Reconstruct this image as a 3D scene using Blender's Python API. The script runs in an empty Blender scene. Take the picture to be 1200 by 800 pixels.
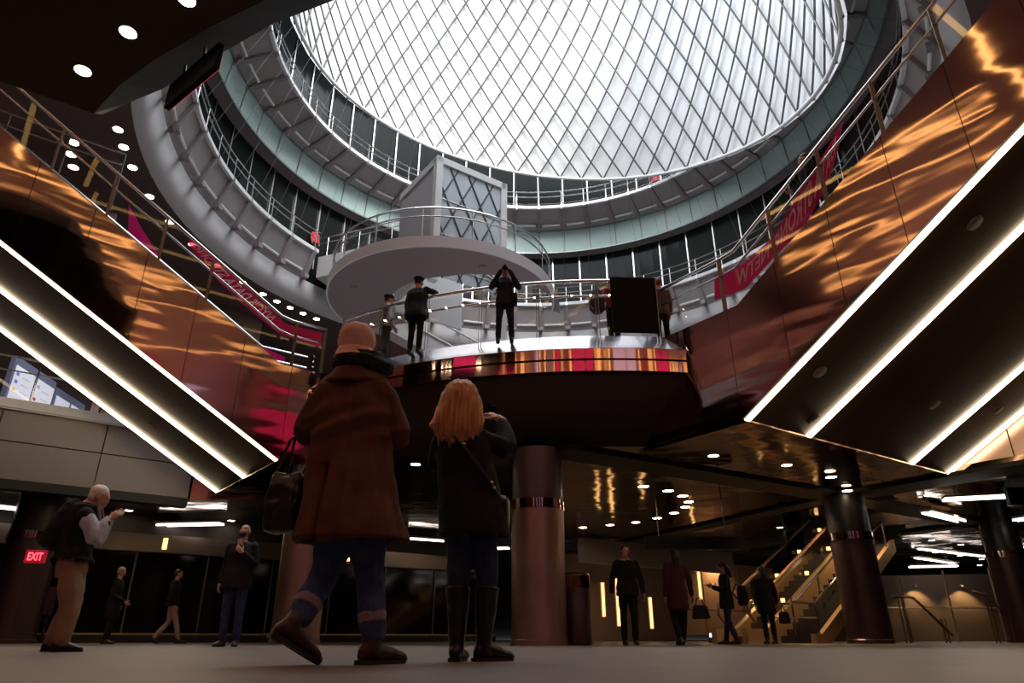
import bpy, bmesh, math, random
from mathutils import Vector as V, Matrix, noise, geometry
import numpy as np
random.seed(4); rnd = random.uniform
SC = bpy.context.scene; COL = SC.collection
PI = math.pi; rad = math.radians

# ------------------------------------------------------------------ camera
TH, FPX, CH = rad(23.5), 800.0, 0.115
cam = bpy.data.objects.new('camera', bpy.data.cameras.new('camera')); COL.objects.link(cam)
cam.location = (0, 0, CH); cam.rotation_euler = (PI/2 + TH, 0, 0)
cam.data.lens = 24.0; cam.data.sensor_width = 36.0; cam.data.clip_start = .02; cam.data.clip_end = 300
SC.camera = cam
def ray(u, v):
    a, b = (u-600)/FPX, (400-v)/FPX
    return V((a, math.cos(TH)-b*math.sin(TH), math.sin(TH)+b*math.cos(TH)))
def at_y(u, v, y):
    r = ray(u, v); return r*(y/r.y) + V((0, 0, CH))
def at_z(u, v, z):
    r = ray(u, v); return r*((z-CH)/r.z) + V((0, 0, CH))

# ------------------------------------------------------------------ materials
def lin(c):
    return tuple(((x/255)/12.92 if x/255 <= .04045 else ((x/255+.055)/1.055)**2.4) for x in c) + (1,)
MATS = {}
def mat(name, col, rough=.6, metal=0, emit=None, es=0, bump=None, spec=.5, var=None, trans=None, aniso=None):
    """col linear rgb; bump=(scale, strength, distance, (sx,sy,sz)); var=(scale, amount)"""
    if name in MATS: return MATS[name]
    m = bpy.data.materials.new(name); m.use_nodes = True; nt = m.node_tree
    b = nt.nodes['Principled BSDF']
    b.inputs['Base Color'].default_value = tuple(col)[:3]+(1,)
    b.inputs['Roughness'].default_value = rough; b.inputs['Metallic'].default_value = metal
    b.inputs['Specular IOR Level'].default_value = spec
    if emit:
        b.inputs['Emission Color'].default_value = tuple(emit)[:3]+(1,); b.inputs['Emission Strength'].default_value = es
    if bump or var:
        tc = nt.nodes.new('ShaderNodeTexCoord')
    if bump:
        mp = nt.nodes.new('ShaderNodeMapping'); nt.links.new(tc.outputs['Object'], mp.inputs[0])
        mp.inputs['Scale'].default_value = bump[3] if len(bump) > 3 else (1, 1, 1)
        if len(bump) > 4: mp.inputs['Rotation'].default_value = bump[4]
        n = nt.nodes.new('ShaderNodeTexNoise'); n.inputs['Scale'].default_value = bump[0]; n.inputs['Detail'].default_value = bump[5] if len(bump) > 5 else 2
        nt.links.new(mp.outputs[0], n.inputs['Vector'])
        bp = nt.nodes.new('ShaderNodeBump'); bp.inputs['Strength'].default_value = bump[1]; bp.inputs['Distance'].default_value = bump[2]
        nt.links.new(n.outputs['Fac'], bp.inputs['Height']); nt.links.new(bp.outputs[0], b.inputs['Normal'])
    if var:
        n2 = nt.nodes.new('ShaderNodeTexNoise'); n2.inputs['Scale'].default_value = var[0]; n2.inputs['Detail'].default_value = 4
        if len(var) > 2:
            m2 = nt.nodes.new('ShaderNodeMapping'); m2.inputs['Scale'].default_value = var[2]
            nt.links.new(tc.outputs['Object'], m2.inputs[0]); nt.links.new(m2.outputs[0], n2.inputs['Vector'])
        else: nt.links.new(tc.outputs['Object'], n2.inputs['Vector'])
        cr = nt.nodes.new('ShaderNodeValToRGB')
        cr.color_ramp.elements[0].position = .3; cr.color_ramp.elements[1].position = .7
        cr.color_ramp.elements[0].color = tuple(c*(1-var[1]) for c in tuple(col)[:3])+(1,)
        cr.color_ramp.elements[1].color = tuple(min(1, c*(1+var[1])) for c in tuple(col)[:3])+(1,)
        nt.links.new(n2.outputs['Fac'], cr.inputs[0]); nt.links.new(cr.outputs[0], b.inputs['Base Color'])
    MATS[name] = m; return m
def glass_mat(name, tint=(.9, .95, .93), refl=.10, rough=.02):
    if name in MATS: return MATS[name]
    m = bpy.data.materials.new(name); m.use_nodes = True; nt = m.node_tree
    nt.nodes.remove(nt.nodes['Principled BSDF'])
    t = nt.nodes.new('ShaderNodeBsdfTransparent'); t.inputs[0].default_value = tint+(1,)
    g = nt.nodes.new('ShaderNodeBsdfGlossy'); g.inputs['Roughness'].default_value = rough
    lw = nt.nodes.new('ShaderNodeLayerWeight'); lw.inputs[0].default_value = .35
    mm = nt.nodes.new('ShaderNodeMath'); mm.operation = 'MULTIPLY_ADD'; mm.inputs[1].default_value = .09; mm.inputs[2].default_value = refl*.5
    nt.links.new(lw.outputs['Fresnel'], mm.inputs[0])
    mx = nt.nodes.new('ShaderNodeMixShader'); nt.links.new(mm.outputs[0], mx.inputs[0])
    nt.links.new(t.outputs[0], mx.inputs[1]); nt.links.new(g.outputs[0], mx.inputs[2])
    nt.links.new(mx.outputs[0], nt.nodes['Material Output'].inputs[0])
    MATS[name] = m; return m

COPPER = mat('polished_copper_cladding', (.54, .375, .36), .07, 1, bump=(.36, .5, .058, (.8, .8, 2.9), (0, 0, 0), 2.2))
COPPER2 = mat('satin_copper_cladding', (.50, .28, .22), .25, 1)
BAND = mat('bronze_band', (.60, .38, .32), .09, 1, bump=(1.6, .8, .05, (1, 1, .02)))
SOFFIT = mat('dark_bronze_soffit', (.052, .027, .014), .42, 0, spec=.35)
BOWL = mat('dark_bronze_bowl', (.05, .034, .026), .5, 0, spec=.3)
CEIL = mat('bronze_ceiling', (.16, .10, .062), .10, 1, bump=(.8, 1, .035, (1, 1, 1)))
BEAMM = mat('black_beam', (.008, .006, .005), .6)
FLOORM = mat('stone_floor', (.16, .13, .115), .45, var=(1.5, .12), bump=(30, .05, .002))
WHITE = mat('white_painted_steel', (.72, .71, .70), .45)
GREYW = mat('grey_white_plaster', (.50, .475, .47), .6)
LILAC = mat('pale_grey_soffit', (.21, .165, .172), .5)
TAUPE = mat('taupe_metal_deck', (.34, .30, .295), .5, .2, bump=(60, .3, .01, (1, .02, 1)))
TAUPE2 = mat('taupe_soffit_panel', (.27, .22, .22), .6)
GREEN = mat('green_back_painted_glass', (.40, .52, .48), .18, var=(.4, .05))
BLACKGL = mat('black_window_glass', (.012, .014, .013), .12, 0, spec=.06)
STEEL = mat('brushed_steel', (.62, .61, .60), .25, 1)
DSTEEL = mat('dark_steel', (.18, .16, .155), .35, 1)
CABLE = mat('net_cable_steel', (.10, .10, .10), .45, .4)
GLASS = glass_mat('clear_glass')
GLASS2 = glass_mat('balustrade_glass', (.95, .95, .95), .03)
SHELL = mat('white_reflector_panel', (.86, .86, .86), .42, 0)
STRIP = mat('warm_strip_light', (1, .9, .75), .5, emit=(1, .78, .50), es=8)
DLIGHT = mat('downlight_lens', (1, .9, .75), .5, emit=(1, .82, .58), es=26)
TUBE = mat('fluorescent_tube', (1, .95, .9), .5, emit=(1, .88, .80), es=5)
GOLD = mat('gold_light_slot', (1, .7, .3), .5, emit=(1, .58, .20), es=2.2)
def cloth_mat(name, col, tr=.75, thru=0):
    m = mat(name, col, .6); nt = m.node_tree; b = nt.nodes['Principled BSDF']; t = nt.nodes.new('ShaderNodeBsdfTranslucent'); t.inputs[0].default_value = tuple(col)+(1,)
    mx = nt.nodes.new('ShaderNodeMixShader'); mx.inputs[0].default_value = tr; nt.links.new(b.outputs[0], mx.inputs[1]); nt.links.new(t.outputs[0], mx.inputs[2])
    if thru:
        tp = nt.nodes.new('ShaderNodeBsdfTransparent'); tp.inputs[0].default_value = (.95, .35, .5, 1); m2 = nt.nodes.new('ShaderNodeMixShader'); m2.inputs[0].default_value = thru
        nt.links.new(mx.outputs[0], m2.inputs[1]); nt.links.new(tp.outputs[0], m2.inputs[2]); mx = m2
    nt.links.new(mx.outputs[0], nt.nodes['Material Output'].inputs[0]); return m
PINK = cloth_mat('magenta_banner', (.85, .03, .36))
CRIM = cloth_mat('crimson_banner', (.80, .05, .20), .75, .30)
LETTER = cloth_mat('lilac_lettering', (1.0, .92, 1.0), .35)
BLACK = mat('matt_black', (.004, .0035, .0035), .6, spec=.15)
GFASC = mat('grey_stone_fascia', (.20, .175, .17), .5)
MAUVE = mat('mauve_metal', (.16, .12, .125), .35, .6)
COLM = mat('column_bronze_sheet', (.56, .37, .30), .36, 1, var=(1.2, .12))
BRASS = mat('lit_brass', (.75, .52, .26), .3, .8)
DGREY = mat('charcoal', (.02, .018, .018), .6)
TAN = mat('tan_wall_panel', (.32, .20, .12), .5)
BWALL = mat('brown_wall', (.11, .08, .06), .6)
DARKW = mat('dark_wall', (.035, .028, .026), .7)

# ------------------------------------------------------------------ mesh builder
class MB:
    def __init__(s): s.v = []; s.f = []; s.mi = []; s.cur = 0; s.sm = []; s.smooth = False
    def _a(s, vs, fs):
        o = len(s.v); s.v += [tuple(v) for v in vs]
        for f in fs: s.f.append(tuple(i+o for i in f)); s.mi.append(s.cur); s.sm.append(s.smooth)
        return s
    def quad(s, a, b, c, d): return s._a([a, b, c, d], [(0, 1, 2, 3)])
    def box(s, c, d, rz=0, M=None):
        c = V(c); hx, hy, hz = d[0]/2, d[1]/2, d[2]/2
        R = M or Matrix.Rotation(rz, 3, 'Z')
        vs = [c + R @ V((x*hx, y*hy, z*hz)) for x in (-1, 1) for y in (-1, 1) for z in (-1, 1)]
        return s._a(vs, [(0, 1, 3, 2), (4, 6, 7, 5), (0, 4, 5, 1), (2, 3, 7, 6), (0, 2, 6, 4), (1, 5, 7, 3)])
    def bevbox(s, c, d, b=.01, rz=0, M=None):
        bm = bmesh.new(); bmesh.ops.create_cube(bm, size=1)
        for v in bm.verts: v.co = V((v.co.x*d[0], v.co.y*d[1], v.co.z*d[2]))
        bmesh.ops.bevel(bm, geom=bm.edges[:], offset=b, segments=2, affect='EDGES', profile=.5)
        R = M or Matrix.Rotation(rz, 3, 'Z'); c = V(c); bm.verts.index_update()
        s._a([c + R @ v.co for v in bm.verts], [[v.index for v in f.verts] for f in bm.faces]); bm.free(); return s
    def bar(s, a, b, w, h, up=(0, 0, 1)):
        a, b = V(a), V(b); d = (b-a); L = d.length; d.normalize(); up = V(up)
        x = d.cross(up); x = x.normalized() if x.length > 1e-6 else V((1, 0, 0)); z = x.cross(d)
        M = Matrix((x, d, z)).transposed(); return s.box((a+b)/2, (w, L, h), M=M)
    def tube(s, pts, r, n=8, closed=False, caps=True):
        pts = [V(p) for p in pts]; k = len(pts); rr = r if hasattr(r, '__len__') else [r]*k
        vs = []; prev = None
        for i, p in enumerate(pts):
            if closed: t = pts[(i+1) % k]-pts[i-1]
            else: t = pts[min(i+1, k-1)]-pts[max(i-1, 0)]
            t = t.normalized()
            if prev is None:
                up = V((0, 0, 1)) if abs(t.z) < .9 else V((1, 0, 0)); x = t.cross(up).normalized()
            else:
                x = (prev - t*prev.dot(t)).normalized()
            prev = x; y = t.cross(x)
            for j in range(n):
                a = 2*PI*j/n; vs.append(p + (x*math.cos(a)+y*math.sin(a))*rr[i])
        fs = []
        for i in range(k if closed else k-1):
            for j in range(n):
                a, b = i*n+j, i*n+(j+1) % n; c, d = ((i+1) % k)*n+(j+1) % n, ((i+1) % k)*n+j
                fs.append((a, b, c, d))
        if caps and not closed: fs += [tuple(range(n-1, -1, -1)), tuple((k-1)*n+j for j in range(n))]
        sm = s.smooth; s.smooth = n > 6; s._a(vs, fs); s.smooth = sm; return s
    def lathe(s, prof, c=(0, 0, 0), n=32, a0=0, a1=2*PI, close_prof=False):
        """prof [(r,z)]"""
        full = abs(a1-a0-2*PI) < 1e-6; m = n if full else n+1; k = len(prof); c = V(c); vs = []
        for i in range(m):
            a = a0+(a1-a0)*i/n
            for r, z in prof: vs.append(c+V((r*math.cos(a), r*math.sin(a), z)))
        fs = []
        kk = k if close_prof else k-1
        for i in range(n):
            i2 = (i+1) % m
            for j in range(kk):
                j2 = (j+1) % k; fs.append((i*k+j, i2*k+j, i2*k+j2, i*k+j2))
        if close_prof and not full: fs += [tuple(range(k)), tuple(n*k+j for j in range(k-1, -1, -1))]
        return s._a(vs, fs)
    def band(s, r, z0, z1, c, n=48, a0=0, a1=2*PI, d=.03):
        sm = s.smooth; s.smooth = True; s.lathe([(r, z0), (r, z1)], c, n, a0, a1); s.smooth = False
        s.lathe([(r, z1), (r-d, z1)], c, n, a0, a1); s.lathe([(r-d, z0), (r, z0)], c, n, a0, a1); return s
    def prism(s, poly, z0, z1):
        P = [V((p[0], p[1], 0)) for p in poly]; n = len(P); tr = geometry.tessellate_polygon([P])
        vs = [(p.x, p.y, z0) for p in P]+[(p.x, p.y, z1) for p in P]
        fs = [tuple(t) for t in tr]+[tuple(i+n for i in reversed(t)) for t in tr]
        fs += [(i, (i+1) % n, n+(i+1) % n, n+i) for i in range(n)]
        return s._a(vs, fs)
    def loft(s, rings, caps=True):
        n = len(rings[0]); k = len(rings); vs = [p for r in rings for p in r]; fs = []
        for i in range(k-1):
            for j in range(n): fs.append((i*n+j, i*n+(j+1) % n, (i+1)*n+(j+1) % n, (i+1)*n+j))
        if caps: fs += [tuple(range(n-1, -1, -1)), tuple((k-1)*n+j for j in range(n))]
        return s._a(vs, fs)
    def ell(s, c, r, R=None, n=16):
        c = V(c); R = R or Matrix.Identity(3); vs = [c+R @ V((0, 0, -r[2]))]; fs = []
        m = n//2
        for i in range(1, m):
            t = -PI/2+PI*i/m
            for j in range(n):
                a = 2*PI*j/n; vs.append(c+R @ V((r[0]*math.cos(t)*math.cos(a), r[1]*math.cos(t)*math.sin(a), r[2]*math.sin(t))))
        vs.append(c+R @ V((0, 0, r[2])))
        for j in range(n): fs.append((0, 1+(j+1) % n, 1+j))
        for i in range(m-2):
            for j in range(n): fs.append((1+i*n+j, 1+i*n+(j+1) % n, 1+(i+1)*n+(j+1) % n, 1+(i+1)*n+j))
        b = 1+(m-2)*n; e = len(vs)-1
        for j in range(n): fs.append((b+j, b+(j+1) % n, e))
        sm = s.smooth; s.smooth = True; s._a(vs, fs); s.smooth = sm; return s
    def mesh(s, name, mats, off=V((0, 0, 0)), fix=True):
        me = bpy.data.meshes.new(name)
        me.from_pydata([tuple(V(v)-off) for v in s.v], [], s.f)
        for m in (mats if isinstance(mats, (list, tuple)) else [mats]): me.materials.append(m)
        me.polygons.foreach_set('material_index', s.mi); me.polygons.foreach_set('use_smooth', s.sm)
        if fix:
            bm = bmesh.new(); bm.from_mesh(me); bmesh.ops.recalc_face_normals(bm, faces=bm.faces[:]); bm.to_mesh(me); bm.free()
        me.update(); return me
def wpos(o):
    p = V(o.location)
    while o.parent: o = o.parent; p += V(o.location)
    return p
def obj(name, mb, mats, parent=None, label=None):
    """links a mesh given in world coordinates (or local, if the parent is rotated: see local=)"""
    off = wpos(parent) if parent else V((0, 0, 0))
    me = mb.mesh(name, mats, off) if isinstance(mb, MB) else mb
    o = bpy.data.objects.new(name, me); COL.objects.link(o)
    if parent: o.parent = parent
    if label: o['label'] = label
    return o
def tag(o, label, cat, group=None, kind=None):
    o['label'] = label; o['category'] = cat
    if group: o['group'] = group
    if kind: o['kind'] = kind
    return o
def thing(name, loc, label, cat, group=None, rz=0):
    o = bpy.data.objects.new(name, None); COL.objects.link(o); o.empty_display_size = .1
    o.location = loc; o.rotation_euler = (0, 0, rz); return tag(o, label, cat, group)
def struct(name, mb, m, parent=None, label=None):
    o = obj(name, mb, m, parent)
    if not parent: o['kind'] = 'structure'
    if label: o['label'] = label
    return o
# ================================================================== the place
ZC, ZD = 3.72, 5.76                       # concourse ceiling, mezzanine floor
DC = V((2.0, 23.0, 0)); RD, RIN = 10.35, 9.3   # round balcony
AX = V((1.19, 22.0, 0))                   # atrium axis
R0, dR, wR = V((4.13, 11.82, 0)), V((-.5764, .8171, 0)), V((.8171, .5764, 0))
L0, dL, wL = V((-5.12, 14.82, 0)), V((.7934, .6088, 0)), V((-.6088, .7934, 0))
SL = math.tan(rad(30))
def fr(P0, d, w):
    return lambda s, ww, z: P0 + d*s + w*ww + V((0, 0, z))
RP, LP = fr(R0, dR, wR), fr(L0, dL, wL)
def cyl(c, R, deg, z): return V((c.x+R*math.cos(rad(deg)), c.y+R*math.sin(rad(deg)), z))
def ap(R, deg, z): return cyl(AX, R, deg, z)

# floor
m = MB(); m.box((0, 18, -.1), (84, 76, .2)); struct('floor', m, FLOORM, label='wide grey stone concourse floor')

# concourse ceiling with the atrium opening cut out, mezzanine floor above it
a_r = math.degrees(math.atan2(13.75-DC.y, 2.75-DC.x)); a_l = math.degrees(math.atan2(15.75-DC.y, -3.85-DC.x))
arc = [cyl(DC, RIN, a_l+(a_r-a_l)*i/24, 0) for i in range(25)]
RE1 = RP(0, 7.85, 0); LE1 = LP(0, 6.05, 0)
poly = [RE1-dR*30, V((46, -10, 0)), V((46, 56, 0)), V((-44, 56, 0)), V((-44, 1, 0)), LE1-dL*30, LE1, LP(0, 0, 0)]+arc+[RP(0, 0, 0), RE1]
m = MB(); m.prism(poly, ZC, ZC+.18); struct('ceiling', m, CEIL, label='glossy dark bronze ceiling of the concourse')
arc2 = [cyl(DC, RIN+.1, a_l+(a_r-a_l)*i/24, 0) for i in range(25)]
poly2 = [p for p in poly[:7]]+[LP(0, .3, 0), LP(1.5, .3, 0)]+arc2[1:-1]+[RP(2.3, .3, 0), RP(0, .3, 0), RE1]
m = MB(); m.prism(poly2, ZD-.25, ZD-.02); struct('floor_mezzanine', m, GREYW, label='pale mezzanine floor around the atrium')
# recessed black beams of the ceiling, crossing at the columns
m = MB()
def beam(p, q, w=.85):
    m.bar(V((p[0], p[1], ZC-.02)), V((q[0], q[1], ZC-.02)), w, .10)
beam((.9, 13.9), (9.0, 19.0)); beam((9.0, 19.0), (22.5, 28.5)); beam((9.0, 19.0), (4.2, 30.0), .7); beam((9.4, 18.6), (13.6, 12.6), 1.1)
beam((15.9, 23.8), (11, 32), .7)
struct('trim_1', m, BEAMM, label='matt black beams crossing the concourse ceiling')

m = MB(); m.box((0, -6.3, 15.0), (64, 27.5, .1)); m.box((-22, 11, 15.0), (22, 7.2, .1)); m.box((-9.4, 9.0, 15.0), (3.2, 3.1, .1)); struct('ceiling_hall', m, mat('terracotta_ceiling', (.36, .20, .18), .6), label='reddish brown ceiling added over the unseen hall behind the camera')  # lighter red skin added below the dark ceiling for the copper to mirror
# outer walls
m = MB(); m.box((0, 56.3, 7.5), (92, .3, 15.2)); struct('wall_back', m, DARKW)
m = MB(); m.box((-42.2, 18, 7.5), (.3, 76, 15.2)); struct('wall_left', m, DARKW)
m = MB(); m.box((42.2, 18, 7.5), (.3, 76, 15.2)); struct('wall_right', m, DARKW)
m = MB()
xs = [-46, -14.6, -13.2, -6.4, -5.2, 1.6, 2.8, 11.6, 13.0, 46]
for k in range(0, 10, 2): m.box(((xs[k]+xs[k+1])/2, -20.2, 7.5), (xs[k+1]-xs[k], .3, 15.2))
for k in range(1, 9, 2): m.box(((xs[k]+xs[k+1])/2, -20.2, 3.5), (xs[k+1]-xs[k], .3, 7.2)); m.box(((xs[k]+xs[k+1])/2, -20.2, 14.6), (xs[k+1]-xs[k], .3, 1.2))
struct('wall_rear', m, mat('red_brown_wall', (.25, .10, .06), .5), label='red brown rear wall with four tall narrow windows')
TINT = glass_mat('tinted_window_glass', (.22, .21, .27), .1)
for k in range(1, 9, 2):
    m = MB(); m.box(((xs[k]+xs[k+1])/2, -20.2, 10.5), (xs[k+1]-xs[k], .04, 7.0)); struct(f'window_{3+(k+1)//2}', m, TINT, label='tall tinted rear window')

# ------------------------------------------------------------------ the drum of the atrium
# ceiling over the mezzanine (outside the drum) with the ring of downlights
m = MB(); m.lathe([(14.05, 15.0), (14.05, 15.3), (60, 15.3), (60, 15.0)], AX, 108, close_prof=True); m2 = m
struct('ceiling_mezzanine', m, mat('dark_brown_ceiling', (.085, .055, .048), .5), label='dark brown ceiling around the drum')
m = MB(); m.smooth = True
m.lathe([(14.05, 15.0), (13.42, 16.1), (13.75, 16.15), (14.35, 15.05)], AX, 162, close_prof=True)
struct('wall_ring', m, GREYW, label='pale grey ring fascia at the foot of the drum')

DIV = 54; STEP = 360/DIV; A0 = 88.1
def ringwalk(name, label, zi, Ri, zo, Ro, a_from, a_to, lite):
    """a walkway inside the drum: white edge, sloping soffit panels, brackets, two rails, posts, tube lights"""
    t = thing(name, ap(Ri, 90, zi), label, 'walkway')
    a0, a1 = rad(a_from), rad(a_to); n = int((a_to-a_from)/2.2)
    m = MB(); m.lathe([(Ri, zi-.02), (Ri, zi+.16), (Ri+.14, zi+.16), (Ri+.14, zi-.02)], AX, n, a0, a1, True); obj('edge_strip', m, WHITE, t)
    m = MB(); m.lathe([(Ri+.14, zi+.02), (Ri+.14, zi+.14), (Ro+.5, zi+.14), (Ro+.5, zi+.1), (Ro, zi+.1), (Ro, zo+.02)], AX, n, a0, a1, True); obj('soffit', m, TAUPE, t)
    base = (-A0) % STEP
    angs = [A0+k*STEP for k in range(-40, 41) if a_from+.6 < A0+k*STEP < a_to-.6]
    W = Ro-Ri
    mb = MB(); p, q = V((Ri+.05, 0, zi-.03)), V((Ro-.02, 0, zo-.04)); mb.bar(p, q, .15, .16); mb.box((Ro-.26, 0, zo+.06), (.22, .26, .2))
    bk = mb.mesh('bracket', TAUPE2)
    mp = MB(); mp.tube([(Ri+.05, 0, zi+.1), (Ri+.05, 0, zi+1.12)], .028, 6); mp.box((Ri+.02, 0, zi+.05), (.1, .12, .2)); pk = mp.mesh('rail_post', STEEL)
    ml = MB(); half = rad(STEP*.36)
    zl = zo+.05 if lite else zo+.03
    tr = .52 if lite else .22
    ml.tube([((Ro-tr)*math.cos(x), (Ro-tr)*math.sin(x), zi+(zo-zi)*(W-tr)/W-.09) for x in (-half, 0, half)], .06, 6); lk = ml.mesh('tube_light', mat('unlit_white_tube', (.8, .79, .77), .4))
    loc = AX - wpos(t)
    for a in angs:
        for me in (bk, pk):
            o = bpy.data.objects.new(me.name, me); COL.objects.link(o); o.parent = t; o.location = loc; o.rotation_euler = (0, 0, rad(a))
        o = bpy.data.objects.new('tube_light', lk); COL.objects.link(o); o.parent = t; o.location = loc; o.rotation_euler = (0, 0, rad(a+STEP/2))
    for nm, z in (('handrail', 1.12), ('mid_rail', .78), ('low_rail', .30)):
        if nm == 'low_rail' and not lite: continue
        m = MB(); k = n; m.tube([ap(Ri+.05, a_from+(a_to-a_from)*i/k, zi+z) for i in range(k+1)], .032 if nm != 'low_rail' else .018, 6); obj(nm, m, STEEL, t)
    return t
ringwalk('ring_walkway', 'lower ring walkway with white edge and steel rails around the drum', 17.43, 12.7, 16.1, 13.42, -95, 136, False)
ringwalk('ring_walkway', 'lower left stretch of ring walkway ending at the lift bridge', 17.43, 12.7, 16.1, 13.42, 147, 262, False)
ringwalk('ring_walkway', 'upper ring walkway with white edge just under the cable net', 22.9, 11.1, 22.45, 12.85, -95, 262, True)
# dark glazing behind the lower walkway with steel mullions
w1 = MB(); w1.lathe([(13.75, 16.1), (13.75, 21.2), (13.9, 21.2), (13.9, 16.1)], AX, 108, close_prof=True)
w1 = struct('window_1', w1, BLACKGL, label='dark curved glazing behind the lower walkway')
mm = MB(); mm.box((13.72, 0, 19.1), (.10, .07, 4.1)); mk = mm.mesh('mullion', STEEL)
for k in range(DIV):
    o = bpy.data.objects.new('mullion', mk); COL.objects.link(o); o.parent = w1; o.location = AX; o.rotation_euler = (0, 0, rad(A0+(k+.5)*STEP))
m = MB(); m.lathe([(13.12, 21.08), (13.12, 21.2), (13.9, 21.2), (13.9, 21.08)], AX, 108, close_prof=True); struct('trim_2', m, TAUPE2, label='pinkish soffit strip above the dark glazing')
# green spandrel band, panel joints cut into it
m = MB()
for k in range(DIV):
    a0, a1 = A0+k*STEP+.14, A0+(k+1)*STEP-.14
    m.lathe([(13.10, 21.12), (12.92, 22.47)], AX, 4, rad(a0), rad(a1))
    m.lathe([(13.22, 21.12), (13.04, 22.47)], AX, 4, rad(a0), rad(a1))
m.cur = 1; m.lathe([(13.16, 21.12), (12.98, 22.47)], AX, 108)
m.lathe([(13.06, 21.04), (13.06, 21.13), (13.2, 21.13), (13.2, 21.04)], AX, 108, close_prof=True)
m.lathe([(12.84, 22.45), (12.84, 22.55), (13.05, 22.55), (13.05, 22.45)], AX, 108, close_prof=True)
struct('trim_3', m, [GREEN, mat('grey_metal_joint', (.22, .24, .23), .4, .5)], label='band of pale green glass spandrel panels')
# upper glazing and roof closing the drum around the dome
w2 = MB(); w2.lathe([(13.0, 22.5), (13.0, 29.3), (13.2, 29.3), (13.2, 22.5)], AX, 108, close_prof=True)
w2 = struct('window_2', w2, BLACKGL, label='dark glazing behind the upper walkway')
mm = MB(); mm.box((12.95, 0, 25.9), (.09, .07, 6.6)); mk = mm.mesh('mullion', STEEL)
for k in range(DIV):
    o = bpy.data.objects.new('mullion', mk); COL.objects.link(o); o.parent = w2; o.location = AX; o.rotation_euler = (0, 0, rad(A0+k*STEP))
m = MB(); m.lathe([(11.35, 29.3), (11.35, 29.5), (14.2, 29.5), (14.2, 29.3)], AX, 108, close_prof=True); struct('ceiling_drum', m, BEAMM)
m = MB(); m.lathe([(14.0, 15.2), (14.0, 29.5), (14.2, 29.5), (14.2, 15.2)], AX, 72, close_prof=True); struct('wall_drum', m, DARKW)

# ------------------------------------------------------------------ dome of reflector panels and its cable net
TB = [(-180, 10.2), (-150, 10.35), (-120, 10.7), (-90, 11.1), (-60, 11.35), (-30, 11.2), (0, 10.75), (30, 10.48), (60, 10.72), (90, 10.85), (120, 10.75), (150, 10.42), (180, 10.2)]
def rN(deg):
    d = (deg+180) % 360-180
    for (a, ra_), (b, rb) in zip(TB, TB[1:]):
        if a <= d <= b: return ra_+(rb-ra_)*(d-a)/(b-a)
def netpt(deg, t, off=0):
    r = rN(deg)-off; dx, dy = r*math.cos(rad(deg)), r*math.sin(rad(deg))
    p = V((AX.x+dx, AX.y+dy, 22-.18*dx+.28*dy))
    rt = 9.9-off; q = V((.4+rt*math.cos(rad(deg)), 17.0+rt*math.sin(rad(deg)), 33.0+.10*rt*math.sin(rad(deg))))
    return p.lerp(q, t)
NR = 12
m = MB()
rows = [[netpt(A0+(k+.5*(i % 2))*STEP, i/NR, -.16 + .05*((k*7+i*3) % 5)*.2) for k in range(DIV)] for i in range(NR+1)]
m._a([p for r in rows for p in r], [])
for i in range(NR):
    for k in range(DIV):
        a, b = i*DIV+k, i*DIV+(k+1) % DIV
        if i % 2 == 0:
            c, d = (i+1)*DIV+k, (i+1)*DIV+(k-1) % DIV
            m.f += [(a, b, c), (a, c, d)]
        else:
            c, d = (i+1)*DIV+(k+1) % DIV, (i+1)*DIV+k
            m.f += [(a, b, c), (a, c, d)]
        m.mi += [0, 0]; m.sm += [False, False]
dome = struct('ceiling_dome', m, SHELL, label='tilted white dome of triangular reflector panels')
t = thing('cable_net', netpt(90, 0), 'steel cable net of diamonds stretched over the white dome', 'cable net')
m = MB()
for k in range(DIV):
    for sg in (1, -1):
        m.tube([netpt(A0+k*STEP+sg*i*STEP/2, i/NR, .06) for i in range(NR+1)], .046, 5)
obj('diamond_cable', m, CABLE, t)
m = MB(); m.tube([netpt(A0+k*STEP/2, 0, .05) for k in range(2*DIV)], .09, 8, True); obj('base_ring', m, WHITE, t)
for k in range(DIV):
    m = MB(); m.tube([netpt(A0+k*STEP, 0, .05), ap(12.55, A0+k*STEP, 17.6)], .008, 4); m.box(netpt(A0+k*STEP, 0, .02), (.14, .14, .14), rz=rad(A0+k*STEP)); obj('tie_rod', m, DSTEEL, t)
m = MB(); m.tube([netpt(A0+k*STEP, 1, 0) for k in range(DIV)], .25, 8, True); obj('top_ring', m, WHITE, t)

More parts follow.
